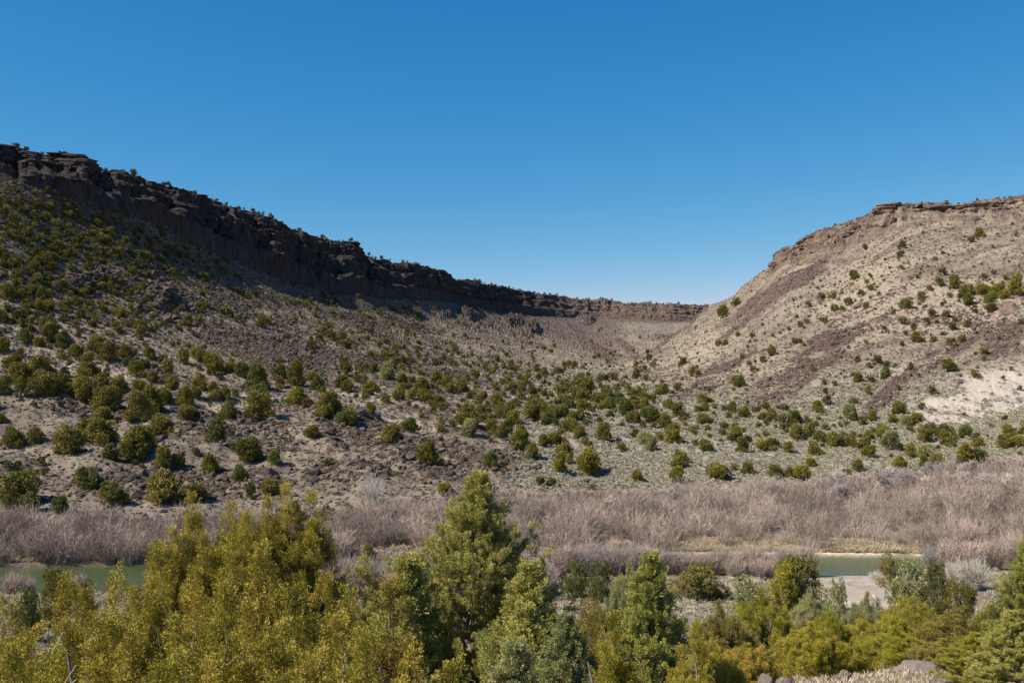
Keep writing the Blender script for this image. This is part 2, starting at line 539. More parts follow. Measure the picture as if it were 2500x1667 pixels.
sand = np.maximum(sand, (K > 4.42 + .12 * fbm(X / 4, 0, 0, 2)) * (K < 5.1) * sstep(1930, 1990, UU) * (1 - sstep(2230, 2300, UU)) * (.75 + .5 * fbm(X / 3, Y / 3, 0, 3)))
straw = ((K > 7.9) & (K < 8.75 + .35 * fbm(X / 4, 0, 0, 2))) * sstep(-0.4, 0.1, fbm(X / 6, Y / 3, 4, 2) + 0.3) * (0.05 + 0.95 * sstep(1580, 1680, UU) * (1 - sstep(2260, 2340, UU)))
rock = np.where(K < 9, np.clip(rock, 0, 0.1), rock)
rock = np.where((K > 9.12) & (K < 9.9), 0.8, rock)  # dark litter colour under the thicket, also painting in the shade there
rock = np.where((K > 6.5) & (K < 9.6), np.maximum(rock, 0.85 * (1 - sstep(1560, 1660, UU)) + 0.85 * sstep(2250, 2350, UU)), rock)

# relief ----------------------------------------------------------
gx = np.gradient(X, axis=0), np.gradient(X, axis=1)
gy = np.gradient(Y, axis=0), np.gradient(Y, axis=1)
gz = np.gradient(Z, axis=0), np.gradient(Z, axis=1)
nx = gy[1] * gz[0] - gz[1] * gy[0]
ny = gz[1] * gx[0] - gx[1] * gz[0]
nz = gx[1] * gy[0] - gy[1] * gx[0]
ln = np.sqrt(nx * nx + ny * ny + nz * nz) + 1e-9
nx, ny, nz = nx / ln, ny / ln, nz / ln
hn = np.sqrt(nx * nx + ny * ny) + 1e-6
hx, hy = nx / hn, ny / hn
for a in (hx, hy):
    a[:] = np.where(cliff > 0.01, a, 0)
far = D / 600.0
# cliffs: buttresses, columns and ledges pushed out horizontally
Zc = Z + 0.0
cd = 9 * fbm(X / 55, Y / 55, 0, 2) + 4.0 * fbm(X / 14, Y / 14, Z / 40, 2)
cd += 2.6 * np.abs(NZ2(X / 5, Y / 5, Z / 45)) * 1.5 + 1.1 * NZ2(X / 2.2, Y / 2.2, Z / 16)
cd += 1.6 * fbm(X / 20, Y / 20, Z / 2.6, 2) + 0.9 * fbm(X / 3, Y / 3, Z / 1.7, 2)
edge = sstep(16.9, 17.25, K) * (1 - sstep(17.9, 18.3, K)) + sstep(14.0, 14.2, K) * (1 - sstep(14.93, 15.15, K))
X2 = X + hx * cd * cliff * edge
Y2 = Y + hy * cd * cliff * edge
Z2 = Z + cliff * edge * 1.2 * fbm(X / 8, Y / 8, Z / 5, 2)
Z2 += sstep(17, 18, K) * (1 - sstep(18.8, 19.2, K)) * (UU < 1780) * (3.2 * NZ(U / 55, 1.7, 0) + 1.8 * NZ(U / 16, 5.1, 0))[None, :] * np.clip(D / 1000, .5, 1.3)
# slopes
rough = sstep(10, 11, K) * (1 - cliff)
amp_big = sstep(11, 12.5, K) * (1 - sstep(16.2, 17, K)) * (1 - sstep(14, 15, K) * (UU > 1480) * (UU < 1880) * 0.85)
amp_big = amp_big * np.where((K > 14.9) & (UU > 1500), 0.1, 1)
Z2 += amp_big * (3.4 * fbm((Y + 0.2 * X) / 45, X / 220, 0, 3) * np.clip(far, 0.5, 1.6) + 0.9 * streak)
Z2 += rough * (0.55 * fbm(X / 6, Y / 6, 0, 3) + 0.28 * fbm(X / 1.9, Y / 1.9, 0, 2) * np.clip(D / 350, 0.7, 2.2))
Z2 += rough * rock * (0.9 * np.abs(fbm(X / 3.2, Y / 3.2, 7, 3)) * np.clip(far, 0.45, 1.6))
Z2 += (sstep(9.9, 10.6, K) * (1 - sstep(11.6, 12.3, K)) * left) * 3.0 * fbm(X / 24, Y / 24, 0, 3)
Z2 += boul * 1.3 * np.abs(fbm(X / 9, Y / 9, 4, 3))
Z2 += np.where(K < 4.6, 0.35 * fbm(X / 5, Y / 5, 0, 3), 0)
Z2 += np.where((K >= 9) & (K < 10.5), 0.25 * fbm(X / 3, Y / 3, 0, 2), 0)
# plateau roughness that gives the rim its ragged top
Z2 += np.where((K > 17.9) | ((K > 14.9) & (UU > 1890)), 1.6 * fbm(X / 7, Y / 7, 0, 3), 0)
# rock outcrops on the slopes: (u, v, ru, rv, height)
OUT = [(215, 690, 110, 13, 8), (395, 735, 45, 40, 10), (350, 705, 40, 14, 7), (1150, 770, 34, 16, 16), (1255, 785, 30, 14, 16),
       (1300, 808, 22, 16, 22), (1430, 782, 26, 14, 18), (1240, 745, 30, 20, 14), (1460, 805, 14, 7, 8), (1610, 826, 26, 9, 9),
       (2150, 785, 40, 14, 3), (2450, 760, 45, 16, 5), (2340, 545, 60, 9, 7), (2220, 560, 40, 8, 6), (2450, 535, 50, 10, 7), (2060, 640, 40, 8, 5), (1090, 770, 22, 10, 9)]
for (u, v, ru, rv, h) in OUT:
    r = np.sqrt(((UU - u) / ru) ** 2 + ((Vp - v) / rv) ** 2) + 0.35 * fbm(X / 9, Y / 9, 0, 2)
    w = 1 - sstep(0.45, 1.0, r)
    w = w * ((K > 10.5) & (K < 17))
    Z2 += w * h * 0.5 * (0.8 + 0.5 * fbm(X / 6, Y / 6, 0, 3))
    X2 += w * 2 * NZ2(X / 3, Y / 3, Z / 4)
    cliff = np.maximum(cliff, sstep(0.1, 0.6, w) * 0.85)
P = np.stack([X2, Y2, Z2], -1)
VP = HZ - (Z2 - EYE) / np.maximum(Y2, 0.1) * F
shade_and_rock_tone = 1 - .8 * sstep(1230, 1500, UU) - .25 * sstep(1700, 1800, UU)  # browner rock on the left, plus the shaded wall's darkness painted in
ATT = dict(shade_and_rock_tone=shade_and_rock_tone, rock=rock, grass=grass, sage=sage, cliff=np.clip(cliff, 0, 1), clay=clay, sand=sand, straw=straw)


del nx, ny, nz, ln, gx, gy, gz, hn, hx, hy, cd, X, Y, Z, Dm, Zm, Km, Zc, X2, rough, amp_big, streakL, streakR, warp


def terrain_piece(name, r0, r1, c0, c1):
    p = P[r0:r1, c0:c1]
    h, w = p.shape[:2]
    i = np.arange(h * w).reshape(h, w)
    f = np.stack([i[:-1, :-1], i[:-1, 1:], i[1:, 1:], i[1:, :-1]], -1).reshape(-1, 4)
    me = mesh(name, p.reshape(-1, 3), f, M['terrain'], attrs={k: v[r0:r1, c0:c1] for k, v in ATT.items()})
    return tag(link(name, me), kind='structure')


rs = int(sum(SEG[:11]))
cs = int(np.searchsorted(U, 1640))
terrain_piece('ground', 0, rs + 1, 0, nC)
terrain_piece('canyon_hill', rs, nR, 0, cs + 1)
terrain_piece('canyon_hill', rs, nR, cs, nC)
# the shoulder of land behind the viewpoint
bv = np.array([(-2200, -2500, 30), (2200, -2500, 30), (2200, 1, 29), (1.2, 1, 28.2), (-1.2, 1, 28.2), (-2200, 1, 29)], float)
me = mesh('ground', bv, np.array([[0, 1, 2, 3, 4, 5]]), M['terrain'], attrs={k: np.zeros(6) for k in ATT})
tag(link('ground', me), kind='structure')

# water
m, nt, p = mat_base('river_water')
p.inputs['Base Color'].default_value = (0.065, 0.088, 0.035, 1)
p.inputs['Roughness'].default_value = 0.12
p.inputs['Specular IOR Level'].default_value = 0.32
wv = nt.nodes.new('ShaderNodeVectorMath'); wv.operation = 'MULTIPLY'
nt.links.new(pos(nt), wv.inputs[0]); wv.inputs[1].default_value = (0.5, 1.6, 1)
bump(nt, p, noise_tex(nt, 1.2, 4, wv.outputs[0]), 0.35, 0.12)
M['water'] = m
me = mesh('river', np.array([(-260, 118, 0), (260, 118, 0), (260, 172, 0), (-260, 172, 0)], float), np.array([[0, 1, 2, 3]]), m)
tag(link('river', me), kind='structure')


def col_of(u):
    return int(np.clip(np.searchsorted(U, u), 0, nC - 1))


R170 = int(sum(SEG[:9]))


def hit(u, v, r0=R170):
    """first ground point beyond the river on the bearing u that shows at row v"""
    c = col_of(u)
    k = np.nonzero(VP[r0:, c] <= v)[0]
    if not len(k): return None
    r = r0 + k[0]
    if K[r, c] > 18.6: return None
    return P[r, c]


def ground_z(x, y):
    u = x / y * F + 1250
    c = col_of(u)
    return float(np.interp(y, Y2[:R170 + 60, c], Z2[:R170 + 60, c]))


# ------------------------------------------------------------------ plant geometry
def unit(a):
    return a / (np.linalg.norm(a, axis=-1, keepdims=True) + 1e-9)


def kites(C0, Dr, L, W, rng, out=None):
    """one diamond leaf per row: base C0, direction Dr, length L, width W"""
    n = len(C0)
    side = unit(np.cross(Dr, rng.normal(size=(n, 3)) if out is None else out + rng.normal(size=(n, 3)) * .3))
    L = L[:, None]; W = W[:, None]
    v = np.stack([C0, C0 + Dr * L * .5 + side * W * .5, C0 + Dr * L, C0 + Dr * L * .5 - side * W * .5], 1)
    f = np.arange(n * 4).reshape(n, 4)
    return v.reshape(-1, 3), f


def tufts(Cn, Dn, n, L, W, spread, rng, jitter=0.0, base_t=None, out=None):
    C0 = np.repeat(Cn, n, 0) + rng.normal(size=(len(Cn) * n, 3)) * jitter
    Dd = unit(np.repeat(unit(Dn), n, 0) + rng.normal(size=(len(Cn) * n, 3)) * spread)
    m_ = len(C0)
    v, f = kites(C0, Dd, L * rng.uniform(.6, 1.25, m_), W * rng.uniform(.7, 1.3, m_), rng, None if out is None else np.repeat(out, n, 0))
    t = rng.uniform(0, 1, len(Cn)) if base_t is None else base_t
    t = np.clip(np.repeat(t, n) + rng.normal(size=m_) * .18, 0, 1)
    return v, f, np.repeat(t, 4)


def spindles(C0, Dn, Ln, rad, n, L, W, rng, out=None):
    """pointed brush-like clumps of small leaves: centre line C0 + Dn * Ln, radius rad"""
    m_ = len(C0)
    t = rng.uniform(0, 1, (m_, n, 1)) ** .8
    side = unit(np.cross(rng.normal(size=(m_, n, 3)), Dn[:, None]))
    r_ = rad * (1 - t) ** .6 * (t + .3) ** .4 * 1.2 * np.sqrt(rng.uniform(.25, 1, (m_, n, 1)))
    p_ = (C0[:, None] + Dn[:, None] * Ln[:, None, None] * t + side * r_).reshape(-1, 3)
    d = unit((Dn[:, None] * .8 + side * .75 + rng.normal(size=(m_, n, 3)) * .25).reshape(-1, 3))
    k = m_ * n
    o = side if out is None else unit(side + out[:, None] * .9)
    v, f = kites(p_, d, L * rng.uniform(.6, 1.25, k), W * rng.uniform(.7, 1.3, k), rng, o.reshape(-1, 3))
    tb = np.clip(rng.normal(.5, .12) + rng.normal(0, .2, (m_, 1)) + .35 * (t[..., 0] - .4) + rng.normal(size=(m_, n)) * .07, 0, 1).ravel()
    return v, f, np.repeat(tb, 4)


def tube(path, rad, sides=5):
    path = np.asarray(path, float); rad = np.asarray(rad, float)
    t = unit(np.gradient(path, axis=0))
    ref = np.array([0.31, 0.95, 0.1])
    a = unit(np.cross(t, ref)); b = np.cross(t, a)
    th = np.arange(sides) * 2 * math.pi / sides
    v = path[:, None] + rad[:, None, None] * (a[:, None] * np.cos(th)[None, :, None] + b[:, None] * np.sin(th)[None, :, None])
    n = len(path)
    i = np.arange(n * sides).reshape(n, sides)
    j = np.roll(i, -1, 1)
    f = np.stack([i[:-1], j[:-1], j[1:], i[1:]], -1).reshape(-1, 4)
    return v.reshape(-1, 3), f


def join(parts):
    V, Fs, T, o = [], [], [], 0
    for p_ in parts:
        V.append(p_[0]); Fs.append(p_[1] + o); o += len(p_[0])
        if len(p_) > 2: T.append(p_[2])
    return (np.vstack(V), np.vstack(Fs)) + ((np.concatenate(T),) if T else ())


def curve(p0, p1, bend, n, rng, wob=0.03):
    t = np.linspace(0, 1, n)[:, None]
    p0 = np.asarray(p0, float); p1 = np.asarray(p1, float)
    mid = (p0 + p1) / 2 + bend
    c = (1 - t) ** 2 * p0 + 2 * t * (1 - t) * mid + t * t * p1
    w = rng.normal(size=(n, 3)) * wob * np.linalg.norm(p1 - p0)
    w[0] = 0
    return c + w


def spire_juniper(H, R, seed, leaf=0.085, dens=1.0, spires=None, open_=0.0, kpc=52, slope=3.0):
    """upright juniper of many pointed plumes; origin at the base"""
    rng = np.random.default_rng(seed)
    wood, fol = [], []
    trunk = curve((0, 0, -0.4), (rng.normal() * .06 * H, rng.normal() * .05 * H, H * .8), rng.normal(size=3) * .05 * H, 12, rng, .008)
    wood.append(tube(trunk, np.linspace(.022 * H + .03, .02, 12), 7))
    pl = []
    if spires is None:
        spires = [(0, 0, H, R)]
    for (sx, sy, sh, rs) in spires:              # each spire is a narrow cone of plumes
        pl.append((sx, sy, sh, 1.9, .30))
        npl = int(15 * dens * (rs + .35) ** 1.4)
        for k in range(npl):
            a = k * 2.4 + rng.uniform(-.4, .4)
            r = math.sqrt((k + .8) / npl) * rs * rng.uniform(.85, 1.1)
            top = sh - slope * r * rng.uniform(.75, 1.25) - .1
            z_ = top
            while z_ > .18 * H and z_ > top - 4.2:
                ro = r * (1 + .12 * (top - z_))
                pl.append((sx + ro * math.cos(a), sy + ro * math.sin(a), z_, rng.uniform(.85, 1.45), rng.uniform(.2, .33)))
                z_ -= rng.uniform(1.0, 1.6)
                a += rng.uniform(-.35, .35)
    for (px, py, top, ln_, rm) in pl:
        nc = int(140 * (ln_ / 1.6) * (rm / .45)) + 14
        t = rng.uniform(0, .97, nc)
        prof = rm * (1 - t) ** .85 * (t + .25) ** .3 * 1.25
        a = np.arange(nc) * 2.4 + rng.normal(size=nc) * .4
        rr = prof * rng.uniform(.2, 1.05, nc) ** .6
        lean = np.array([px, py]) / (R + .01) * .12
        z = top - ln_ * (1 - t) - .08
        ax = px - lean[0] * (1 - t) * ln_ + .14 * NZ(z * 1.5, px * 9 + seed, 1.5)
        ay = py - lean[1] * (1 - t) * ln_ + .14 * NZ(z * 1.5, py * 9, 5.5 + seed)
        c = np.stack([ax + rr * np.cos(a), ay + rr * np.sin(a), z], -1)
        keep = NZ(c[:, 0] / .45 + seed, c[:, 1] / .45, c[:, 2] / .5) > (-.27 + open_)
        c, a = c[keep], a[keep]
        if len(c):
            o_ = rng.uniform(.25, .75, len(a))
            dn = unit(np.stack([np.cos(a) * o_, np.sin(a) * o_, np.ones(len(a))], -1))
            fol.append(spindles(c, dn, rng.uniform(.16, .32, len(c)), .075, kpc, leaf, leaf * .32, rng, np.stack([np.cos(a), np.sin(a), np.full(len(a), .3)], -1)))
        hz = max(top - ln_ * 1.25, .12 * H)
        b0 = trunk[int(np.clip((hz - .6 * math.hypot(px, py)) / (H * .8) * 9, 0, 10))]
        wood.append(tube(curve(b0, (px, py, top - ln_ * .1), (-0.25 * px, -.25 * py, -.12 * ln_), 8, rng, .018),
                         np.linspace(.022, .006, 8), 4))
        for q in range(4):
            zz = top - ln_ * rng.uniform(.5, 1.0)
            aa = rng.uniform(0, 6.28)
            wood.append(tube(curve((px, py, zz), (px + math.cos(aa) * rm * 1.2, py + math.sin(aa) * rm * 1.2, zz + rm * .8), (0, 0, -.05), 5, rng, .05),
                             np.linspace(.013, .004, 5), 3))
    return join(wood), join(fol)


def pinyon(H, R, seed, leaf=0.10, dens=1.0, base=.06):
    rng = np.random.default_rng(seed)
    wood, fol = [], []
    trunk = curve((0, 0, -.5), (rng.normal() * .02 * H, rng.normal() * .02 * H, H), rng.normal(size=3) * .03 * H, 24, rng, .004)
    wood.append(tube(trunk, np.linspace(.02 * H + .02, .012, 24), 8))
    nb_ = int(135 * dens)
    tips, dirs, outs = [], [], []
    for k in range(nb_):
        s = base + (1 - base) * ((k + rng.uniform(0, 1)) / nb_) ** 1.1
        s = min(s, .985)
        a = k * 2.39996 + rng.uniform(-.35, .35)
        env = R * (1 - s) ** 1.15 * rng.uniform(.75, 1.06) * (1 + .10 * math.sin(3 * a + seed + s * 5)) + .06
        if s < .15: env *= .85
        el = math.radians(rng.uniform(18, 42) + 22 * s)
        p0 = np.array([np.interp(s * H, trunk[:, 2], trunk[:, i]) for i in range(3)])
        L = env / math.cos(el) * .95
        d = np.array([math.cos(a) * math.cos(el), math.sin(a) * math.cos(el), math.sin(el)])
        p1 = p0 + d * L
        br = curve(p0, p1, (0, 0, -.12 * L), 9, rng, .02)
        wood.append(tube(br, np.linspace(.010 * L + .012, .006, 9), 4))
        ns = int(4 + 6.5 * L)
        for q in range(ns):
            t = rng.uniform(.28, 1.0)
            c = np.array([np.interp(t, np.linspace(0, 1, 9), br[:, i]) for i in range(3)])
            sl = min(rng.uniform(.18, .42) * (1.15 - t * .5) * (.7 + .09 * R), .1 + .35 * env)
            sd = unit(d * .9 + rng.normal(size=3) * .65 + np.array([0, 0, .5]))
            e = c + sd * sl
            wood.append(tube(np.stack([c, (c + e) / 2 + rng.normal(size=3) * .02, e]), np.array([.008, .006, .004]), 3))
            tt = rng.uniform(.3, 1.0, 3)[:, None]
            tips.append(c + (e - c) * tt + rng.normal(size=(3, 3)) * .03)
            outs.append(np.tile(unit(d + np.array([0, 0, .3])), (3, 1)))
            dirs.append(unit(np.tile(sd * .7 + np.array([0, 0, .75]), (3, 1)) + rng.normal(size=(3, 3)) * .25))
    tips = np.vstack(tips); dirs = np.vstack(dirs)
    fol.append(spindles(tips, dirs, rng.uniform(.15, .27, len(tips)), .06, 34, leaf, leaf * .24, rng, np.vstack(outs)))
    return join(wood), join(fol)


def dome_juniper(H, R, seed, leaf=.2, nl=1500, lobes=14, cone=0.0, gap=-.1):
    """rounded shrubby juniper with lumpy crown down to the ground"""
    rng = np.random.default_rng(seed)
    wood, fol = [], []
    wood.append(tube(curve((0, 0, -.5), (rng.normal() * .1 * R, rng.normal() * .1 * R, H * .7), (0, 0, 0), 6, rng, .02), np.linspace(.05 * H, .02, 6), 6))
    cs_, rs_ = [(0, 0, H * .5)], [R * .62]
    for k in range(lobes):
        a = k * 2.4 + rng.uniform(-.5, .5)
        s = rng.uniform(.08, .92)
        er = R * (math.sqrt(max(0, 1 - (max(s - .25, 0) / .80) ** 2))) * (1 - cone * s) * rng.uniform(.45, .82)
        cs_.append((er * math.cos(a), er * math.sin(a), s * H * .88))
        rs_.append(R * rng.uniform(.24, .42) * (1 - .35 * cone))
        wood.append(tube(curve((0, 0, .05 * H), cs_[-1], (0, 0, -.1 * H), 5, rng, .03), np.linspace(.02 * H, .012, 5), 4))
    cs_ = np.array(cs_); rs_ = np.array(rs_)
    w = rs_ ** 2; w = w / w.sum()
    which = rng.choice(len(rs_), nl, p=w)
    d = unit(rng.normal(size=(nl, 3)))
    c = cs_[which] + d * (rs_[which] * rng.uniform(.6, 1.05, nl) ** .6)[:, None] * np.array([1, 1, 1.15])
    c[:, 2] = np.maximum(c[:, 2], .04 * H * rng.uniform(0, 1, nl))
    keep = NZ(c[:, 0] / (.28 * R) + seed, c[:, 1] / (.28 * R), c[:, 2] / (.28 * R)) + rng.normal(size=nl) * .1 > gap
    c = c[keep]; d = d[keep]
    tb = np.clip(rng.uniform(.2, .8, len(rs_))[which][keep] + rng.normal(size=len(c)) * .18, 0, 1)
    n = 4 if leaf > .1 else 5
    fol.append(tufts(c, d * .8 + np.array([0, 0, .7]), n, leaf, leaf * .5, .6, rng, leaf * .3, tb, d))
    return join(wood), join(fol)


def bare_tree(H, seed, levels=4, spread=.5, kids=5, r0=.02, up=.35, stems=1, wmin=.012):
    """leafless tree or bush: branching tubes ending in fine twigs"""
    rng = np.random.default_rng(seed)
    segs = []
    tw = []

    def grow(p, d, L, r, lv):
        q = p + d * L
        path = curve(p, q, rng.normal(size=3) * .08 * L, 5, rng, .02)
        if lv > 1:
            segs.append(tube(path, np.linspace(r, r * .6, 5), 5 if lv > 2 else 3))
        else:
            segs.append(tube(path[[0, 2, 4]], np.array([r, r * .8, r * .45]), 3))
        if lv == 0: return
        for k in range(kids):
            t = rng.uniform(.35, 1.0) if k else 1.0
            c = np.array([np.interp(t, np.linspace(0, 1, 5), path[:, i]) for i in range(3)])
            dd = unit(d + rng.normal(size=3) * spread + np.array([0, 0, up * .6]))
            grow(c, dd, L * rng.uniform(.5, .78), max(r * .55, wmin), lv - 1)
    for s in range(stems):
        a = rng.uniform(0, 6.28)
        k = 0 if stems == 1 else .45
        d = unit(np.array([math.cos(a) * k, math.sin(a) * k, 1.0]))
        grow(np.array([math.cos(a) * .1 * (stems > 1), math.sin(a) * .1 * (stems > 1), -.1]), d, H * .36, r0 * H, levels)
    v, f = join(segs)
    return v, f


def twig_shrub(H, R, seed, n=60, w=.035, side=4):
    """many-stemmed leafless shrub; thin strips that fan up and out"""
    rng = np.random.default_rng(seed)
    a = rng.uniform(0, 6.28, n)
    o = np.sqrt(rng.uniform(0, 1, n))
    b = np.stack([np.cos(a) * o * R * .35, np.sin(a) * o * R * .35, np.zeros(n)], -1)
    a2 = a + rng.normal(size=n) * .5
    tip = np.stack([np.cos(a2) * o * R, np.sin(a2) * o * R, H * rng.uniform(.55, 1.0, n) * (1 - .25 * o)], -1)
    mid = (b + tip) / 2 + np.stack([-np.cos(a2), -np.sin(a2), np.zeros(n)], -1) * (o * R * .12)[:, None] + rng.normal(size=(n, 3)) * .05 * R
    out = [strips(np.stack([b, mid, tip], 1), w, rng)]
    # side twigs
    k = side
    t = rng.uniform(.3, .95, (n, k, 1))
    m3, t3, b3 = mid[:, None], tip[:, None], b[:, None]
    s = np.where(t < .5, b3 + (m3 - b3) * t * 2, m3 + (t3 - m3) * (t * 2 - 1)).reshape(-1, 3)
    d = unit(np.repeat(unit(tip - b), k, 0) + rng.normal(size=(n * k, 3)) * .75)
    L = (H * rng.uniform(.12, .3, n * k))[:, None]
    out.append(strips(np.stack([s, s + d * L * .5, s + d * L + np.array([0, 0, .08]) * L], 1), w * .6, rng))
    V = np.vstack([o_[0] for o_ in out]); Fq = np.vstack([out[0][1], out[1][1] + len(out[0][0])])
    T = np.clip(rng.normal(size=len(V) // 6) * .25 + .5, 0, 1).repeat(6)
    return V, Fq, T


def strips(Pt, w, rng):
    n = len(Pt)
    side = unit(np.cross(Pt[:, 2] - Pt[:, 0], rng.normal(size=(n, 3))))
    ws = np.array([1.0, .75, .2])[None, :, None] * w * .5
    v = np.stack([Pt - side[:, None] * ws, Pt + side[:, None] * ws], 2)      # n,3,2,3
    v = v.reshape(n * 6, 3)
    i = np.arange(n)[:, None] * 6
    f = np.concatenate([i + np.array([[0, 1, 3, 2]]), i + np.array([[2, 3, 5, 4]])], 0)
    return v, f


def scatter(base, pts, scl, rot, tint=None, rng=RNG, zscl=None, tw=.6):
    """many copies of small shapes (list of (V,F,T)) merged into one mesh"""
    V, Fs, T, o = [], [], [], 0
    pick = rng.integers(0, len(base), len(pts))
    for b in range(len(base)):
        k = np.nonzero(pick == b)[0]
        if not len(k): continue
        bv_, bf_, bt_ = base[b]
        c, s = np.cos(rot[k])[:, None], np.sin(rot[k])[:, None]
        sc = scl[k][:, None]
        zs = sc if zscl is None else zscl[k][:, None]
        x = (bv_[:, 0] * c - bv_[:, 1] * s) * sc + pts[k, 0:1]
        y = (bv_[:, 0] * s + bv_[:, 1] * c) * sc + pts[k, 1:2]
        z = bv_[None, :, 2] * zs + pts[k, 2:3]
        V.append(np.stack([x.astype(np.float32), y.astype(np.float32), z.astype(np.float32)], -1).reshape(-1, 3))
        Fs.append((bf_[None].astype(np.int32) + (np.arange(len(k), dtype=np.int32) * len(bv_))[:, None, None] + o).astype(np.int32).reshape(-1, bf_.shape[1]))
        tt = (bt_[None, :] - .5) * tw + (tint[k] if tint is not None else np.full(len(k), .5))[:, None]
        T.append(np.clip(tt, 0, 1).ravel())
        o += len(k) * len(bv_)
    return np.vstack(V), np.vstack(Fs), np.concatenate(T)


def ico():
    g = (1 + 5 ** .5) / 2
    v = unit(np.array([(-1, g, 0), (1, g, 0), (-1, -g, 0), (1, -g, 0), (0, -1, g), (0, 1, g), (0, -1, -g), (0, 1, -g), (g, 0, -1), (g, 0, 1), (-g, 0, -1), (-g, 0, 1)], float))
    f = np.array([(0, 11, 5), (0, 5, 1), (0, 1, 7), (0, 7, 10), (0, 10, 11), (1, 5, 9), (5, 11, 4), (11, 10, 2), (10, 7, 6), (7, 1, 8),
                  (3, 9, 4), (3, 4, 2), (3, 2, 6), (3, 6, 8), (3, 8, 9), (4, 9, 5), (2, 4, 11), (6, 2, 10), (8, 6, 7), (9, 8, 1)])
    return v, f


def subdiv(v, f):
    e = {}
    V = [tuple(x) for x in v]

    def mid(a, b):
        k = (min(a, b), max(a, b))
        if k not in e:
            m_ = (np.array(V[a]) + np.array(V[b])) / 2
            V.append(tuple(m_ / np.linalg.norm(m_))); e[k] = len(V) - 1
        return e[k]
    nf = []
    for a, b, c in f:
        x, y, z = mid(a, b), mid(b, c), mid(c, a)
        nf += [(a, x, z), (x, b, y), (z, y, c), (x, y, z)]
    return np.array(V), np.array(nf)


def rock_shape(seed, lv=0):
    rng = np.random.default_rng(seed)
    v, f = ico()
    for _ in range(lv): v, f = subdiv(v, f)
    n_ = unit(rng.normal(size=(7, 3)))
    v = v * (1 + .25 * fbm(v[:, 0] * 1.3 + seed, v[:, 1] * 1.3, v[:, 2] * 1.3, 3)[:, None])
    for q in n_:                       # chop facets
        dd = v @ q
        lim = rng.uniform(.62, .88)
        v = v - np.maximum(dd - lim, 0)[:, None] * q
    v = v * np.array([1, rng.uniform(.7, 1), rng.uniform(.55, .85)])
    return v * .5, f, np.full(len(v), .5)


# ------------------------------------------------------------------ ground cover (uncountable): rubble, scrub, sage, straw
def sample(weight, n, rng):
    w = (weight / weight.sum()).ravel().cumsum()
    k = np.searchsorted(w, rng.uniform(0, 1, n))
    k = np.clip(k, 0, nR * nC - 1)
    r, c = np.divmod(k, nC)
    r2 = np.clip(r + 1, 0, nR - 1); c2 = np.clip(c + 1, 0, nC - 1)
    a, b = rng.uniform(0, 1, (2, n, 1))
    return P[r, c] * (1 - a) * (1 - b) + P[r2, c] * a * (1 - b) + P[r, c2] * (1 - a) * b + P[r2, c2] * a * b, r, c


inview = (UU > -150) & (UU < 2650)
# keep only ground that can be seen: its row is above everything nearer on the same bearing
run = np.minimum.accumulate(np.where(K > 9, VP, 9999), axis=0)
vis = (VP <= run + 14) & inview
rng = np.random.default_rng(21)
rocks = [rock_shape(s) for s in range(8)]
w = vis * (K > 9.6) * (K < 17) * (0.05 + .3 * left * (K < 13) + tal * 2.0 + boul * 1.6 + rock * .3) * (1 - clay * .9)
pts, r, c = sample(w, 70000, rng)
dist = pts[:, 1]
bo = boul[r, c]
s = np.clip(rng.lognormal(-.45, .55, len(pts)), .25, 3.2) * np.where(bo > .3, 1.1, 1.0) * np.where((bo > .3) & (rng.uniform(size=len(pts)) < .12), 1.9, 1.0) * np.clip((dist / 330), .75, 1.5)
pts[:, 2] += s * .05
tint_ = rng.uniform(.2, .8, len(pts))
lf = UU[r, c] < 1540
v, f, t = scatter(rocks, pts[lf], s[lf], rng.uniform(0, 6.28, int(lf.sum())), tint_[lf], rng)
tag(link('rubble', mesh('rubble', v, f, M['basalt'], t)), 'dark brown basalt rubble strewn over the left canyon slopes', 'rubble', kind='stuff')
sr, tr_ = s[~lf], tint_[~lf]
v, f, t = scatter(rocks, pts[~lf], sr, rng.uniform(0, 6.28, len(sr)), tr_, rng)
tag(link('rubble', mesh('rubble', v, f, M['basalt_red'], t)), 'reddish brown rubble of the talus streaks on the right hillside', 'rubble', kind='stuff')


def bush_base(seed, n, fl=.5):
    rg = np.random.default_rng(seed)
    d = unit(rg.normal(size=(n, 3)) + np.array([0, 0, .6]))
    d[:, 2] = np.abs(d[:, 2])
    c = d * np.array([.36, .36, .30]) * rg.uniform(.5, 1, n)[:, None]
    v_, f_ = kites(c, unit(d + rg.normal(size=(n, 3)) * .5), rg.uniform(.2, .42, n), rg.uniform(.14, .26, n), rg)
    return v_, f_, np.clip(rg.normal(.5, .2, n), 0, 1).repeat(4)


bushes = [bush_base(s, 22) for s in range(6)]
w = vis * (K > 9.6) * (K < 17) * (.35 + .5 * grass + .3 * rock) * (1 - .8 * tal) * (1 - .85 * clay) * (1 - sage * .8)
pts, r, c = sample(w, 52000, rng)
s = rng.uniform(.45, 1.25, len(pts)) * np.clip(pts[:, 1] / 330, .7, 1.8)
tt = np.clip(.42 - .3 * boul[r, c] - .16 * (pts[:, 0] < -20) + .35 * fbm(pts[:, 0] / 12, pts[:, 1] / 12, 0, 2) + .25 * grass[r, c] + rng.normal(size=len(pts)) * .2, .05, 1)
v, f, t = scatter(bushes, pts, s, rng.uniform(0, 6.28, len(pts)), tt, rng)
tag(link('low_scrub', mesh('low_scrub', v, f, M['scrub'], t)), 'dry tan grass tufts and low scrub covering the hillsides', 'scrub', kind='stuff')

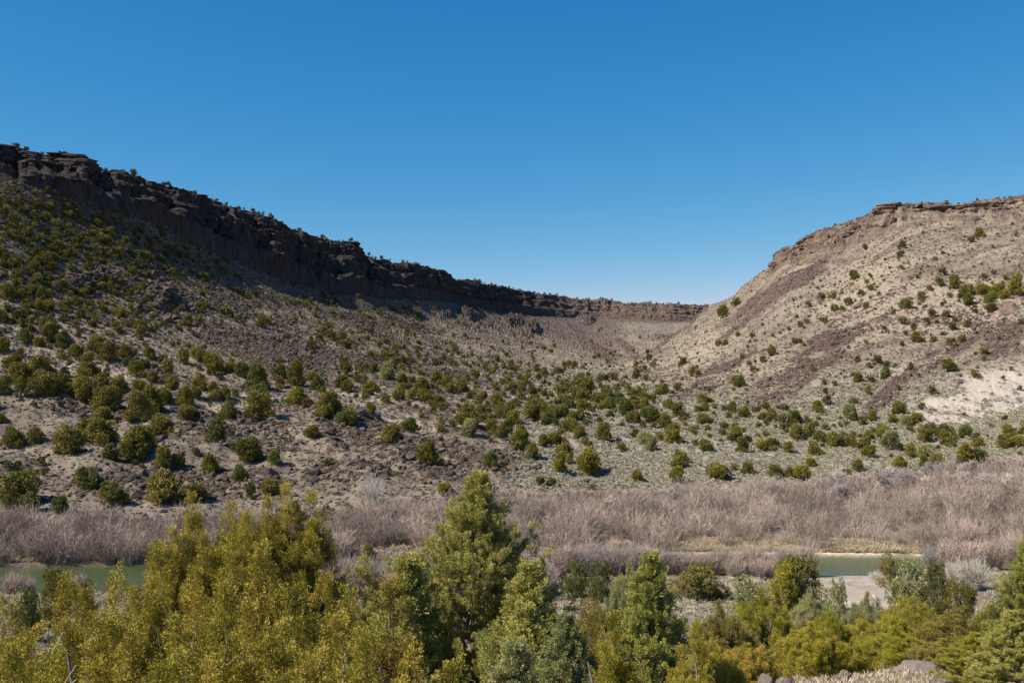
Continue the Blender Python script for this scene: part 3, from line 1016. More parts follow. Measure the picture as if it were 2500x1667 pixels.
sb = [bush_base(s + 30, 34) for s in range(6)]
w = vis * (sage * 1.0) * (K > 9.7) * (1 - .96 * clay)
pts, r, c = sample(w, 24000, rng)
s = rng.uniform(.7, 1.7, len(pts)) * np.clip(pts[:, 1] / 300, .8, 1.5)
v, f, t = scatter(sb, pts, s, rng.uniform(0, 6.28, len(pts)), np.clip(rng.normal(.5, .22, len(pts)), 0, 1), rng)
w = inview * (K > 3.4) * (K < 4.93) * (.06 + 1.0 * ((UU > 1380) & (UU < 1900) & (K > 3.95) & (K < 4.8)) + .6 * (UU < 350)) * (1 - .8 * ((UU > 1950) & (UU < 2260) & (K > 4.4)))
pts, r, c = sample(w, 2600, rng)
s = rng.uniform(.9, 2.0, len(pts))
sb2 = [(np.vstack([q[0], q[0] * .8 + np.array([.05, .04, .05])]), np.vstack([q[1], q[1] + len(q[0])]), np.concatenate([q[2], q[2]])) for q in [bush_base(s_ + 60, 120) for s_ in range(4)]]
sb2 = []
for s_ in range(4):
    rg = np.random.default_rng(90 + s_)
    cc = unit(rg.normal(size=(100, 3)) + np.array([0, 0, .5])); cc[:, 2] = np.abs(cc[:, 2])
    vv, ff, t3 = tufts(cc * np.array([.42, .42, .38]) * rg.uniform(.5, 1, (100, 1)), cc + np.array([0, 0, .6]), 3, .13, .045, .5, rg, .03)
    sb2.append((vv, ff, t3))
v2, f2, t2 = scatter(sb2, pts, s, rng.uniform(0, 6.28, len(pts)), rng.uniform(.45, .9, len(pts)), rng)
V_, F_, T_ = np.vstack([v, v2]), np.vstack([f, f2 + len(v)]), np.concatenate([t, t2])
tag(link('sagebrush', mesh('sagebrush', V_, F_, M['sage'], T_)), 'pale grey green sagebrush carpeting the canyon floor and near bank', 'sagebrush', kind='stuff')


def straw_base(seed, n=26):
    rg = np.random.default_rng(seed)
    a = rg.uniform(0, 6.28, n)
    d = unit(np.stack([np.cos(a) * .6, np.sin(a) * .6, rg.uniform(.5, 1.3, n)], -1))
    v_, f_ = kites(rg.normal(size=(n, 3)) * np.array([.12, .12, 0]), d, rg.uniform(.4, .8, n), rg.uniform(.05, .1, n), rg)
    return v_, f_, rg.uniform(0, 1, n).repeat(4)


w = inview * (K > 8.0) * (K < 8.95) * (.12 + sstep(1560, 1700, UU) * (1 - sstep(2240, 2350, UU))) + inview * .035 * (K > 4.3) * (K < 4.98) + inview * .1 * (K > 1.6) * (K < 3) * (UU > 1800)
w = w * (1 - .9 * ((UU > 1960) & (UU < 2250) & (K < 5.1) & (K > 4.4)))
pts, r, c = sample(w, 6500, rng)
s = rng.uniform(.5, 1.3, len(pts)) * np.where(K[r, c] < 3.1, .38, 1)
v, f, t = scatter([straw_base(s_) for s_ in range(5)], pts, s, rng.uniform(0, 6.28, len(pts)), rng.uniform(.2, .9, len(pts)), rng)
tag(link('straw_grass', mesh('straw_grass', v, f, M['straw'], t)), 'straw coloured dry grass lining the river banks', 'grass', kind='stuff')

# tamarisk and willow thicket on the far bank: one grey pink mass
tb_ = [twig_shrub(4.2, 2.5, 200 + s_, 44, .05, 4) for s_ in range(8)]
pts, hts = [], []
n_try = 7000
uu = rng.uniform(-120, 2640, n_try * 3)
fb_d = np.interp(uu, [q[0] for q in far_bank], [q[1] for q in far_bank])
bk_d = np.interp(uu, [-1400, 0, 600, 900, 1100, 1400, 1700, 2000, 2200, 2500, 3900], [168, 168, 170, 176, 182, 194, 200, 208, 224, 236, 240])
dd = fb_d + np.where((uu > 1620) & (uu < 2250), 2.2 + 6 * fbm(uu / 35, 0, 0, 2), -.3) + rng.uniform(0, 1, len(uu)) * (bk_d - fb_d - 4)
keepw = (rng.uniform(0, 1, len(uu)) < (dd / 240)) & (fbm((uu - 1250) / F * dd / 7, dd / 5, 9, 2) + rng.normal(size=len(uu)) * .1 > -.1)
uu, dd = uu[keepw][:2900], dd[keepw][:2900]
for u_, d_ in zip(uu, dd):
    x_ = (u_ - 1250) / F * d_
    pts.append((x_, d_, ground_z(x_, d_) - .1))
pts = np.array(pts)
hs = (.82 + .4 * fbm(pts[:, 0] / 6, pts[:, 1] / 6, 0, 2)) * rng.lognormal(0, .24, len(pts))
hs *= np.where(rng.uniform(size=len(hs)) < .07, 1.35, 1)
hs *= np.interp(uu, [0, 1200, 1950, 2050, 2250, 2300, 2640], [1.05, .95, 1.0, .8, .8, 1.1, 1.2])
tn = np.clip(.42 + .65 * fbm(pts[:, 0] / 10, pts[:, 1] / 7, 3, 2) + rng.normal(size=len(pts)) * .3, 0, 1)
v, f, t = scatter(tb_, pts, np.clip(hs, .35, 1.6), rng.uniform(0, 6.28, len(pts)), tn, rng, tw=.5)
tag(link('tamarisk_thicket', mesh('tamarisk_thicket', v, f, M['tamarisk'], t)), 'leafless grey pink tamarisk thicket along the far river bank', 'thicket', kind='stuff')

del v, f, t, v2, f2, t2, V_, F_, T_, w, vis, run, sage, grass, straw, sand, inview, ATT

# ------------------------------------------------------------------ junipers of the slopes and flat
# (x, base y, width) read off enlarged views; each view maps to photo columns and rows
Z4 = [(130, 1060, 270), (180, 1120, 130), (60, 1130, 90, 'g'), (210, 1140, 80, 'g'), (560, 970, 200, 'd'), (710, 1070, 200), (1040, 1060, 250), (1240, 1060, 170),
      (1530, 930, 105, 'd'), (1600, 1040, 80, 'g'), (1715, 1010, 130), (1340, 880, 150), (1590, 810, 170), (1540, 760, 80, 'g'), (1745, 820, 110, 'd'),
      (1480, 730, 60, 'g'), (1375, 680, 140), (1650, 540, 170), (1450, 540, 130), (1185, 540, 110), (1250, 770, 60, 'g'), (2090, 830, 60, 'g'), (1985, 650, 110),
      (2215, 560, 110, 'd'), (2090, 500, 160), (1890, 450, 150), (1945, 460, 60), (1645, 430, 130), (1370, 410, 90), (1435, 405, 80), (1500, 390, 60),
      (1640, 340, 140), (1540, 270, 100), (1020, 630, 190), (850, 790, 220), (700, 790, 130), (900, 720, 200), (1040, 840, 130), (1130, 830, 90),
      (440, 740, 210), (560, 660, 200), (640, 680, 220), (650, 560, 150), (670, 500, 160), (80, 710, 140), (225, 690, 120), (260, 830, 60, 'g'),
      (235, 885, 40, 'g'), (280, 895, 60, 'g'), (110, 850, 60, 'g'), (880, 540, 180), (960, 500, 180), (1045, 430, 110), (880, 410, 120), (1180, 460, 140),
      (1240, 400, 90), (540, 400, 150), (280, 380, 170), (130, 400, 120, 'g'), (120, 300, 140), (20, 380, 110, 'g'), (560, 270, 130), (410, 260, 70),
      (690, 165, 110), (750, 340, 110), (640, 350, 120), (400, 350, 110), (1100, 345, 110), (1070, 245, 90), (860, 260, 110), (915, 215, 80),
      (1170, 180, 90), (950, 155, 90), (800, 140, 90), (1270, 345, 110), (980, 210, 40, 'g'), (1015, 305, 35, 'g'), (1400, 285, 60), (1470, 235, 80),
      (1350, 240, 130), (1280, 170, 100), (1780, 335, 70), (1780, 275, 90), (1880, 330, 140), (2020, 350, 110), (2055, 372, 50), (2180, 330, 110),
      (2210, 358, 80), (1990, 290, 80), (2345, 380, 50), (20, 110, 100), (80, 225, 160), (250, 300, 170), (150, 35, 90), (250, 70, 80), (320, 40, 110),
      (385, 75, 80), (590, 105, 90), (40, 845, 60, 'g'), (380, 1135, 130), (905, 850, 45, 'g'), (860, 825, 45, 'g'), (825, 555, 45, 'g'), (215, 460, 40, 'g')]
Z2l = [(30, 1160, 110), (265, 1052, 90, 'y'), (455, 1080, 110, 'y'), (365, 1112, 85), (270, 1175, 90), (120, 1240, 120), (520, 1285, 110), (410, 1355, 130),
       (630, 1510, 170), (1035, 1520, 120, 'd'), (90, 1012, 110), (540, 1085, 70, 'y'), (610, 1105, 60), (700, 1135, 80), (740, 1152, 60), (900, 1260, 150),
       (900, 1315, 110, 's'), (980, 1225, 60), (1040, 1290, 110, 'y'), (1105, 1335, 110), (1225, 1395, 150, 'y'), (1375, 1380, 90), (1440, 1375, 100, 'y'),
       (1500, 1385, 60), (1300, 1480, 110, 'd'), (1510, 1485, 130), (1480, 1555, 110, 'y'), (1660, 1555, 150), (1600, 1345, 80), (1760, 1350, 110),
       (1645, 1378, 60, 'd'), (1870, 1412, 65), (2020, 1368, 120, 's'), (2060, 1412, 90, 's'), (2110, 1350, 60), (2200, 1368, 110, 'y'), (2240, 1500, 110, 'y'),
       (1070, 1105, 80), (985, 1085, 80), (600, 1010, 90), (1180, 1240, 100), (1300, 1200, 110), (1400, 1250, 110), (1540, 1290, 120), (1100, 1180, 90),
       (850, 1040, 90), (760, 1010, 90), (690, 980, 80), (470, 1000, 80), (370, 960, 110, 's'), (1900, 1180, 110), (2050, 1200, 110), (2150, 1260, 90),
       (1780, 1100, 110), (1650, 1060, 100), (1560, 1230, 90), (1450, 1210, 90)]
Z6 = [(310, 103, 100, 'd'), (545, 118, 85), (665, 102, 90, 'y'), (740, 92, 90), (750, 120, 50), (830, 118, 70, 'y'), (475, 50, 60, 'd'), (145, 212, 115),
      (130, 308, 110, 'y'), (390, 282, 140), (495, 238, 60, 'r'), (580, 250, 80), (755, 270, 100), (842, 272, 75), (925, 288, 120, 'y'), (975, 205, 75),
      (1000, 135, 100), (1120, 85, 100), (1340, 155, 110), (1200, 270, 70), (1270, 235, 80), (1320, 95, 90), (1540, 210, 90), (1700, 155, 110, 's'),
      (1690, 210, 80), (1780, 195, 90, 'r'), (1950, 195, 140, 'y'), (2030, 188, 140), (1480, 105, 130, 's'), (1040, 55, 100), (1230, 85, 110), (1700, 45, 110),
      (95, 60, 110), (695, 22, 50), (2200, 90, 110), (2290, 85, 90, 'y')]
Z5 = [(1340, 325, 65, 'r'), (1410, 325, 65), (1665, 350, 50, 'y'), (1950, 302, 95, 'r'), (730, 388, 110, 'y'), (1100, 255, 30, 'g'), (335, 215, 42, 'g')]
Z3 = [(1870, 1212, 90), (1550, 1490, 90, 'd'), (1530, 1502, 50, 'y'), (1660, 1560, 90, 'y'), (1590, 1568, 80, 's'), (1240, 1535, 110, 's'), (1360, 1372, 45, 'g'),
      (1370, 1300, 60), (1465, 1268, 80), (1290, 1292, 70), (1140, 1312, 40, 'r'), (1415, 1175, 60), (1470, 1195, 50, 'y'), (1355, 1200, 40), (1285, 1162, 45),
      (1540, 1342, 40), (1265, 1438, 60), (1095, 1432, 65), (825, 1478, 60), (630, 1482, 50), (700, 1472, 60), (740, 1122, 65), (680, 1167, 45),
      (620, 1232, 50), (530, 1322, 90, 'd'), (878, 1052, 45), (970, 817, 50), (1130, 762, 60), (1060, 767, 50), (1265, 638, 75), (1345, 662, 35), (1225, 802, 60),
      (1195, 838, 45), (1140, 842, 60), (1080, 922, 45, 's'), (920, 938, 45), (965, 917, 40), (850, 977, 30), (615, 1012, 45), (525, 1007, 35), (550, 1142, 40),
      (1600, 822, 75, 'd'), (1575, 917, 60), (1645, 957, 45, 'd'), (1665, 1038, 70), (1765, 1037, 45), (1880, 1058, 60), (1955, 1032, 55), (1895, 962, 60),
      (1760, 882, 60, 'y'), (1850, 877, 60), (1730, 912, 40), (1795, 917, 35), (1910, 907, 40), (1985, 942, 55), (1690, 772, 60), (1745, 722, 40),
      (1830, 617, 60, 'd'), (1905, 667, 70), (1810, 692, 60, 'y'), (1900, 692, 60), (2010, 407, 50, 'd'), (1875, 747, 35), (2095, 647, 50), (2155, 607, 40),
      (2235, 642, 40), (2060, 362, 70), (1560, 577, 40), (1560, 492, 50), (1570, 442, 60), (2090, 1112, 55), (2090, 1152, 40), (2040, 1262, 60), (2215, 1277, 30),
      (2320, 1342, 35), (2270, 1217, 30), (1625, 1217, 45), (1765, 1372, 60), (2335, 927, 50, 'y'), (2140, 852, 70), (1990, 802, 80), (2150, 792, 90),
      (2220, 762, 90, 'y'), (2290, 742, 120, 'y'), (2180, 722, 90), (2080, 732, 80), (1980, 752, 90), (430, 872, 75), (510, 802, 60), (400, 1057, 45), (440, 1062, 45),
      (175, 1172, 55), (160, 1207, 40), (235, 1242, 60), (270, 1252, 50), (140, 1342, 60), (40, 1375, 90), (135, 1505, 90), (80, 1455, 80), (300, 1560, 80),
      (340, 1352, 40), (300, 1427, 80), (465, 1522, 50, 'r'), (565, 1517, 80, 'y'), (680, 1542, 70, 'r'), (310, 1482, 70), (740, 1525, 80), (1340, 442, 40),
      (1340, 822, 50), (1515, 862, 40), (1310, 742, 50), (1370, 707, 50)]
TREES = []
for lst, x0, y0, sc in ((Z4, 0, 820, 2.613), (Z2l, 800, 560, 2.613), (Z6, 1600, 1060, 2.583), (Z5, 800, 1060, 2.583), (Z3, 1600, 440, 2.613)):
    for q in lst:
        TREES.append((x0 + q[0] / sc, y0 + q[1] / sc, q[2] / sc, q[3] if len(q) > 3 else 'o'))
rng = np.random.default_rng(5)
BL = [(130, 560, 190, 75, 520), (120, 700, 200, 55, 420), (350, 620, 120, 50, 120), (400, 640, 120, 45, 60), (280, 800, 220, 45, 90), (660, 760, 170, 45, 150), (930, 830, 160, 40, 260),
      (860, 750, 110, 28, 60), (1120, 905, 170, 26, 150), (1380, 950, 180, 34, 190), (1230, 1010, 150, 34, 60), (1130, 800, 150, 40, 80), (1330, 840, 130, 40, 60),
      (1545, 880, 45, 35, 50), (1640, 800, 55, 40, 55), (1490, 1005, 220, 26, 90), (1920, 1050, 260, 22, 60), (2330, 1075, 150, 20, 50), (2420, 720, 70, 22, 50),
      (2200, 680, 220, 110, 330), (1950, 830, 260, 100, 300), (1700, 920, 120, 50, 50), (440, 520, 60, 40, 10), (300, 930, 260, 50, 60)]
rnd = []
for (u, v, su, sv, n) in BL:
    for k in range(int(n * 1.7)):
        rnd.append((rng.normal(u, su), rng.normal(v, sv)))
for (u, v) in rnd:
    if not (-60 < u < 2560) or v > 1240: continue
    h_ = hit(u, v)
    if h_ is None: continue
    c_ = col_of(u)
    r_ = int(np.argmin(np.abs(P[:, c_, 1] - h_[1])))
    if cliff[r_, c_] > .3 or (tal[r_, c_] > .4 and rng.uniform() < .85) or clay[r_, c_] > .4: continue
    wm = float(np.clip(rng.lognormal(.62, .50), .6, 4.8))
    if u > 1600 and v < 1000: wm *= .5
    TREES.append((u, v, wm * F / h_[1], 'o'))
for u in np.concatenate([rng.uniform(-20, 1100, 34), rng.normal(230, 90, 16), rng.normal(600, 60, 16), rng.normal(900, 60, 14), rng.uniform(1100, 1745, 110), rng.uniform(1900, 2510, 18)]):
    c_ = col_of(u)                                  # the ones that stand on the rims
    rr = int(sum(SEG[:18])) if u < 1800 else int(sum(SEG[:15]))
    wm = float(np.clip(rng.lognormal(.9, .35), 1.2, 4.6)) * (.75 if u > 1800 else 1)
    TREES.append((u, -rr, wm * F / P[rr, c_, 1], 'o'))

PR = {}
mid_r = np.random.default_rng(77)


def proto(kind, i):
    k = (kind, i)
    if k not in PR:
        if kind == 'dome': wd, fo = dome_juniper(.85 + .1 * (i % 3), .5, 300 + i, .07, 1900, 20, .1 * (i % 4), -.17)
        elif kind == 'cone': wd, fo = dome_juniper(1.35, .5, 340 + i, .07, 1300, 16, .55, -.18)
        elif kind == 'small': wd, fo = dome_juniper(.85, .5, 380 + i, .20, 105, 9, .1, -.4)
        elif kind == 'near': wd, fo = dome_juniper(1.1 + .1 * (i % 3), .5, 420 + i, .033, 5200, 22, .25, -.08)
        PR[k] = (mesh(kind + '_trunk', wd[0], wd[1], M['bark']), mesh(kind + '_crown', fo[0], fo[1], M['leaf'], fo[2]), wd, fo)
    return PR[k]


def set_tone(o, k):
    o.color = (*TONE[k], 1)


SM = {}


def single(kind, i):
    """crown and trunk in one mesh, for plants too small to show parts"""
    k = (kind, i)
    if k not in SM:
        _, _, wd, fo = proto(kind, i)
        v_, f_ = np.vstack([fo[0], wd[0]]), np.vstack([fo[1], wd[1] + len(fo[0])])
        SM[k] = mesh(kind + '_plant', v_, f_, [M['leaf'], M['bark']], np.concatenate([fo[2], np.full(len(wd[0]), .5)]),
                     np.concatenate([np.zeros(len(fo[1])), np.ones(len(wd[1]))]))
    return SM[k]


MK = {'o': 'olive', 'd': 'green', 'g': 'green', 'y': 'moss', 's': 'greygreen', 'r': 'rust'}
LOOK = {'o': 'olive', 'd': 'dark green', 'g': 'green conical', 'y': 'yellowish', 's': 'grey green', 'r': 'rusty brown'}


def place_word(u, v):
    if v < 0: return 'on the clifftop rim'
    if u < 1150 and v > 1000: return 'on the bouldery bench'
    if u < 1150 and v > 880: return 'on the pale grassy bench'
    if u < 1500 and v < 900: return 'on the left slope'
    if u >= 1500 and v < 1000: return 'on the right hillside'
    return 'on the sagebrush flat'


TREES.sort(key=lambda q: -q[2])
used_lab = set()
rest = []
n_ind = 0
for (u, v, wpx, kd) in TREES:
    if v < 0:
        c_ = col_of(u); loc = P[int(-v), c_]
    else:
        loc = hit(u, v)
    if loc is None: continue
    wm = wpx / F * loc[1]
    if n_ind >= 300:
        rest.append((loc, wm, kd)); continue
    vv = HZ - (loc[2] - EYE) / loc[1] * F
    size = 'large' if wpx > 55 else ('medium' if wpx > 33 else 'small')
    lab = '%s %s juniper %s, %d%% across and %d%% down the photo' % (size, LOOK[kd], place_word(u, v), round(u / 25), round(vv / 16.67))
    if lab in used_lab:
        lab = '%s %s juniper %s, %.1f%% across, %.1f%% down the photo' % (size, LOOK[kd].split(' con')[0], place_word(u, v).replace(' of the', '').replace(' the cliff', ' cliff'), u / 25, vv / 16.67)
    if lab in used_lab:
        rest.append((loc, wm, kd)); continue
    used_lab.add(lab)
    kind = 'cone' if kd == 'g' else 'dome'
    i = int(mid_r.integers(0, 3 if kind == 'cone' else 8))
    mt = MK[kd]
    if kd == 'o': mt = ['olive', 'olive', 'olive', 'green', 'moss'][int(mid_r.integers(0, 5))] if wpx < 60 else 'olive'
    rot = mid_r.uniform(0, 6.28)
    scl = (wm * mid_r.uniform(.85, 1.25), wm * mid_r.uniform(.8, 1.1), wm * mid_r.uniform(.75, 1.2))
    if wpx > 38:
        e = link('juniper', None, None, loc)
        for nm, me in (('trunk', proto(kind, i)[0]), ('crown', proto(kind, i)[1])):
            o = link(nm, me, e)
            if nm == 'crown': set_tone(o, mt)
    else:
        e = link('juniper', single(kind, i), None, loc)
        set_tone(e, mt)
    e.rotation_euler.z = rot
    e.scale = scl
    tag(e, lab, 'juniper tree', 'junipers dotted over the canyon slopes and flat')
    n_ind += 1
bs = []
for i in range(6):
    _, _, wd, fo = proto('small', i)
    bs.append((fo[0], fo[1], fo[2]))
pts = np.array([q[0] for q in rest]); ss = np.array([q[1] for q in rest])
v, f, t = scatter(bs, pts, ss, rng.uniform(0, 6.28, len(pts)), np.clip(rng.normal(.45, .2, len(pts)), 0, 1), rng, tw=.8)
tag(link('distant_junipers', mesh('distant_junipers', v, f, M['distant'], t)), 'countless small olive junipers dotting the far slopes and rims', 'juniper trees', kind='stuff')


# ------------------------------------------------------------------ trees near the viewpoint and on the near bank
def place(u, d, sink=0.15):
    x_ = (u - 1250) / F * d
    return (x_, d, ground_z(x_, d) - sink)


def top_height(u, d, vtop):
    return EYE - (vtop - HZ) / F * d - place(u, d)[2]


def tree_obj(name, wd, fo, leafm, loc, label, cat, group, rot=0, scl=(1, 1, 1)):
    e = link(name, None, None, loc)
    e.rotation_euler.z = rot
    e.scale = scl
    tag(e, label, cat, group)
    tr = link('trunk', wd if isinstance(wd, bpy.types.Mesh) else mesh('trunk', wd[0], wd[1], M['bark'], smooth=True), e)
    cr = link('crown', fo if isinstance(fo, bpy.types.Mesh) else mesh('crown', fo[0], fo[1], M['leaf'], fo[2]), e)
    set_tone(cr, leafm)
    return e, tr, cr


# two big yellow junipers at the left, each with its own set of tall spires
def hero(u, d, vtop, R, seed, spires, label, leafm, leaf=.046, open_=0.0, dens=1.0):
    H = top_height(u, d, vtop)
    wd, fo = spire_juniper(H, R, seed, leaf, dens, [(x_, y_, H + h_, r_) for x_, y_, h_, r_ in spires], open_)
    return tree_obj('juniper', wd, fo, leafm, place(u, d), label, 'juniper tree', 'junipers close in front of the viewpoint')


hero(470, 27, 1200, 1.75, 41, [(0, 0, 0, .8), (.97, .1, -.28, .75), (1.55, -.2, -.5, .6), (-1.05, 0, -1.3, .9), (-.5, -.5, -.95, .8), (.45, -.6, -1.0, .8)],
     'tall golden olive juniper with narrow spire standing left of the paler forked one', 'yellow')
hero(700, 29, 1178, 1.8, 42, [(0, 0, 0, .7), (.76, .1, -.03, .6), (-.6, .1, -.4, .7), (-1.3, 0, -.93, .7), (1.35, 0, -1.75, .8), (.3, -.6, -1.7, .8), (-.6, -.7, -1.6, .8)],
     'tall golden juniper with twin spires and pale bare branches showing', 'yellow', open_=.06)
# smaller spired junipers in the front row: prototypes copied with their parts
SP = []
for i in range(4):
    wd, fo = spire_juniper(5.0, 1.15, 60 + i, .042, .95, [(0, 0, 5.0, .95), (.75 * math.cos(i * 2), .75 * math.sin(i * 2), 4.1, .7)], .05, 70)
    SP.append((mesh('trunk', wd[0], wd[1], M['bark'], smooth=True), mesh('crown', fo[0], fo[1], M['leaf'], fo[2])))
FRONT = [(20, 24, 1425, 'yellow', 'golden spired juniper at the left edge of the photo'),
         (160, 22, 1405, 'yellow', 'slim golden juniper spire nearest below the green river bend at left'),
         (278, 23, 1398, 'yellow', 'slim golden juniper whose tip overlaps the right end of the river reach'),
         (205, 25, 1445, 'yellow', 'short golden juniper between the two slim spires at lower left'),
         (330, 25, 1400, 'yellow', 'golden juniper spire just left of the big spired junipers'),
         (388, 24, 1330, 'yellow', 'golden juniper filling the left shoulder of the big spired tree'),
         (475, 20, 1410, 'yellow', 'golden juniper spire in front of the tall narrow one'),
         (597, 19, 1475, 'yellow', 'pointed golden juniper below and between the two tall ones'),
         (668, 18, 1492, 'yellow', 'narrow golden juniper standing in front of the forked tall tree'),
         (790, 24, 1400, 'yellow', 'golden juniper on the right shoulder of the forked tall tree'),
         (850, 22, 1430, 'yellow', 'golden juniper spire between the forked tree and the central pinyon'),
         (955, 21, 1422, 'rust', 'rust tinged juniper spire at the left foot of the central pinyon'),
         (505, 15, 1585, 'yellow', 'small golden juniper tip at the bottom edge below the tall ones'),
         (330, 16, 1535, 'yellow', 'bushy golden juniper at the bottom edge left of the tall ones'),
         (125, 16, 1580, 'lime', 'low lime tipped juniper at the bottom edge near the left corner'),
         (20, 15, 1590, 'yellow', 'low golden juniper in the bottom left corner'),
         (760, 16, 1560, 'yellow', 'golden juniper with bare forked sticks at the bottom edge'),
         (900, 16, 1540, 'yellow', 'bushy golden juniper at the bottom edge left of centre'),
         (1010, 17, 1570, 'yellow', 'small golden juniper at the bottom edge under the pinyon'),
         (1110, 16, 1620, 'yellow', 'lowest golden juniper at the bottom edge near the middle'),
         (65, 18, 1500, 'yellow', 'golden juniper at the far left between the edge spire and the forked snag'),
         (245, 17, 1500, 'yellow', 'golden juniper under the slim spires at lower left'),
         (430, 17, 1500, 'yellow', 'rounded golden juniper below the tall narrow spire'),
         (545, 18, 1440, 'yellow', 'golden juniper filling the gap between the two tallest golden ones'),
         (715, 22, 1390, 'yellow', 'golden juniper low on the front of the twin spired tree'),
         (640, 23, 1330, 'yellow', 'golden juniper high on the left of the twin spired tree'),
         (560, 24, 1290, 'yellow', 'golden spire between the tall narrow tree and the twin spired tree'),
         (820, 17, 1510, 'yellow', 'golden juniper below the right shoulder of the twin spired tree'),
         (690, 14, 1600, 'yellow', 'golden juniper tip at the bottom edge below the twin spired tree'),
         (400, 14, 1610, 'lime', 'olive juniper tip at the bottom edge below the tall narrow spire'),
         (1190, 19, 1560, 'pinyon', 'dark green juniper at the bottom edge under the central pinyon'),
         (1500, 22, 1500, 'lime', 'dark lime juniper spire between the two pinyons'),
         (1440, 26, 1450, 'rust', 'orange tinted juniper tip left of the smaller pinyon'),
         (1700, 24, 1520, 'lime', 'lime juniper just right of the smaller pinyon')]
for k, (u, d, vt, mt, lab) in enumerate(FRONT):
    H = top_height(u, d, vt)
    q = SP[k % 4]
    s_ = H / 5.0
    sw = min(s_, 1.35) * mid_r.uniform(.95, 1.2)
    tree_obj('juniper', q[0], q[1], mt, place(u, d), lab, 'juniper tree', 'junipers close in front of the viewpoint', mid_r.uniform(0, 6.28), (sw, sw, s_))


# bare forked sticks that stand out between the front junipers
def dead_bush(u, d, vt, seed, label, stems=3, matn='dead'):
    H = max(top_height(u, d, vt), .6)
    v_, f_ = bare_tree(H, seed, 3, .38, 3, .016, .4, stems, .009)
    o = link('bare_snag', mesh('bare_snag', v_, f_, M[matn], smooth=True), None, place(u, d))
    tag(o, label, 'bare snag', 'bleached bare snags among the front junipers')


dead_bush(82, 19, 1420, 5, 'bleached forked snag rising between the two leftmost golden junipers', 2)
dead_bush(228, 24, 1408, 6, 'pale twiggy snag tip against the river between slim spires', 2)
dead_bush(845, 14, 1570, 7, 'grey forked bare branches at the bottom edge left of the pinyon', 4)
dead_bush(560, 14, 1600, 8, 'pale forked sticks at the bottom edge below the tall junipers', 3)
dead_bush(930, 14, 1590, 9, 'curled bare grey twigs at the bottom edge beside rusty juniper', 3)

# pinyons
H = top_height(1165, 36, 1168)
wd, fo = pinyon(H, 7.0, 91, .085, 2.0)
tree_obj('pinyon_pine', wd, fo, 'pinyon', place(1165, 36), 'tallest green pinyon pine with pointed top in the middle foreground', 'pine tree', None)
H = top_height(1612, 30, 1372)
wd, fo = pinyon(H, 2.7, 92, .08, 1.2)
pm = (mesh('trunk', wd[0], wd[1], M['bark'], smooth=True), mesh('crown', fo[0], fo[1], M['leaf'], fo[2]))
G = 'pinyon pines around the central one'
tree_obj('pinyon_pine', pm[0], pm[1], 'pinyon', place(1612, 30), 'slender green pinyon pine with pale trunk right of the central one', 'pine tree', G)
H0 = H
for (u, d, vt, wf, mt, lab) in [(1025, 34, 1385, 1.5, 'pinyon', 'lower green pinyon against the left flank of the central one'),
                                (1330, 33, 1400, 1.3, 'pinyon', 'dark pinyon shoulder right of the central one'),
                                (1395, 24, 1530, 1.5, 'greygreen', 'grey green pinyon at the bottom edge right of the central one'),
                                (1250, 26, 1500, 1.5, 'pinyon', 'shaded pinyon low in front of the central one'),
                                (1290, 17, 1590, 1.1, 'greygreen', 'grey green pinyon tip at the bottom edge below the central one'),
                                (2492, 40, 1325, 1.5, 'pinyon', 'tall pale green pinyon cut off by the right edge'),
                                (2455, 25, 1500, 1.3, 'pinyon', 'soft pale green pinyon in the bottom right corner'),
                                (2390, 27, 1555, 1.1, 'lime', 'bright green young tree near the bottom right corner')]:
    H = top_height(u, d, vt)
    s_ = H / H0
    wf = max(s_ * 1.05, .55)
    tree_obj('pinyon_pine', pm[0], pm[1], mt, place(u, d), lab, 'pine tree', G, mid_r.uniform(0, 6.28), (wf, wf, s_))

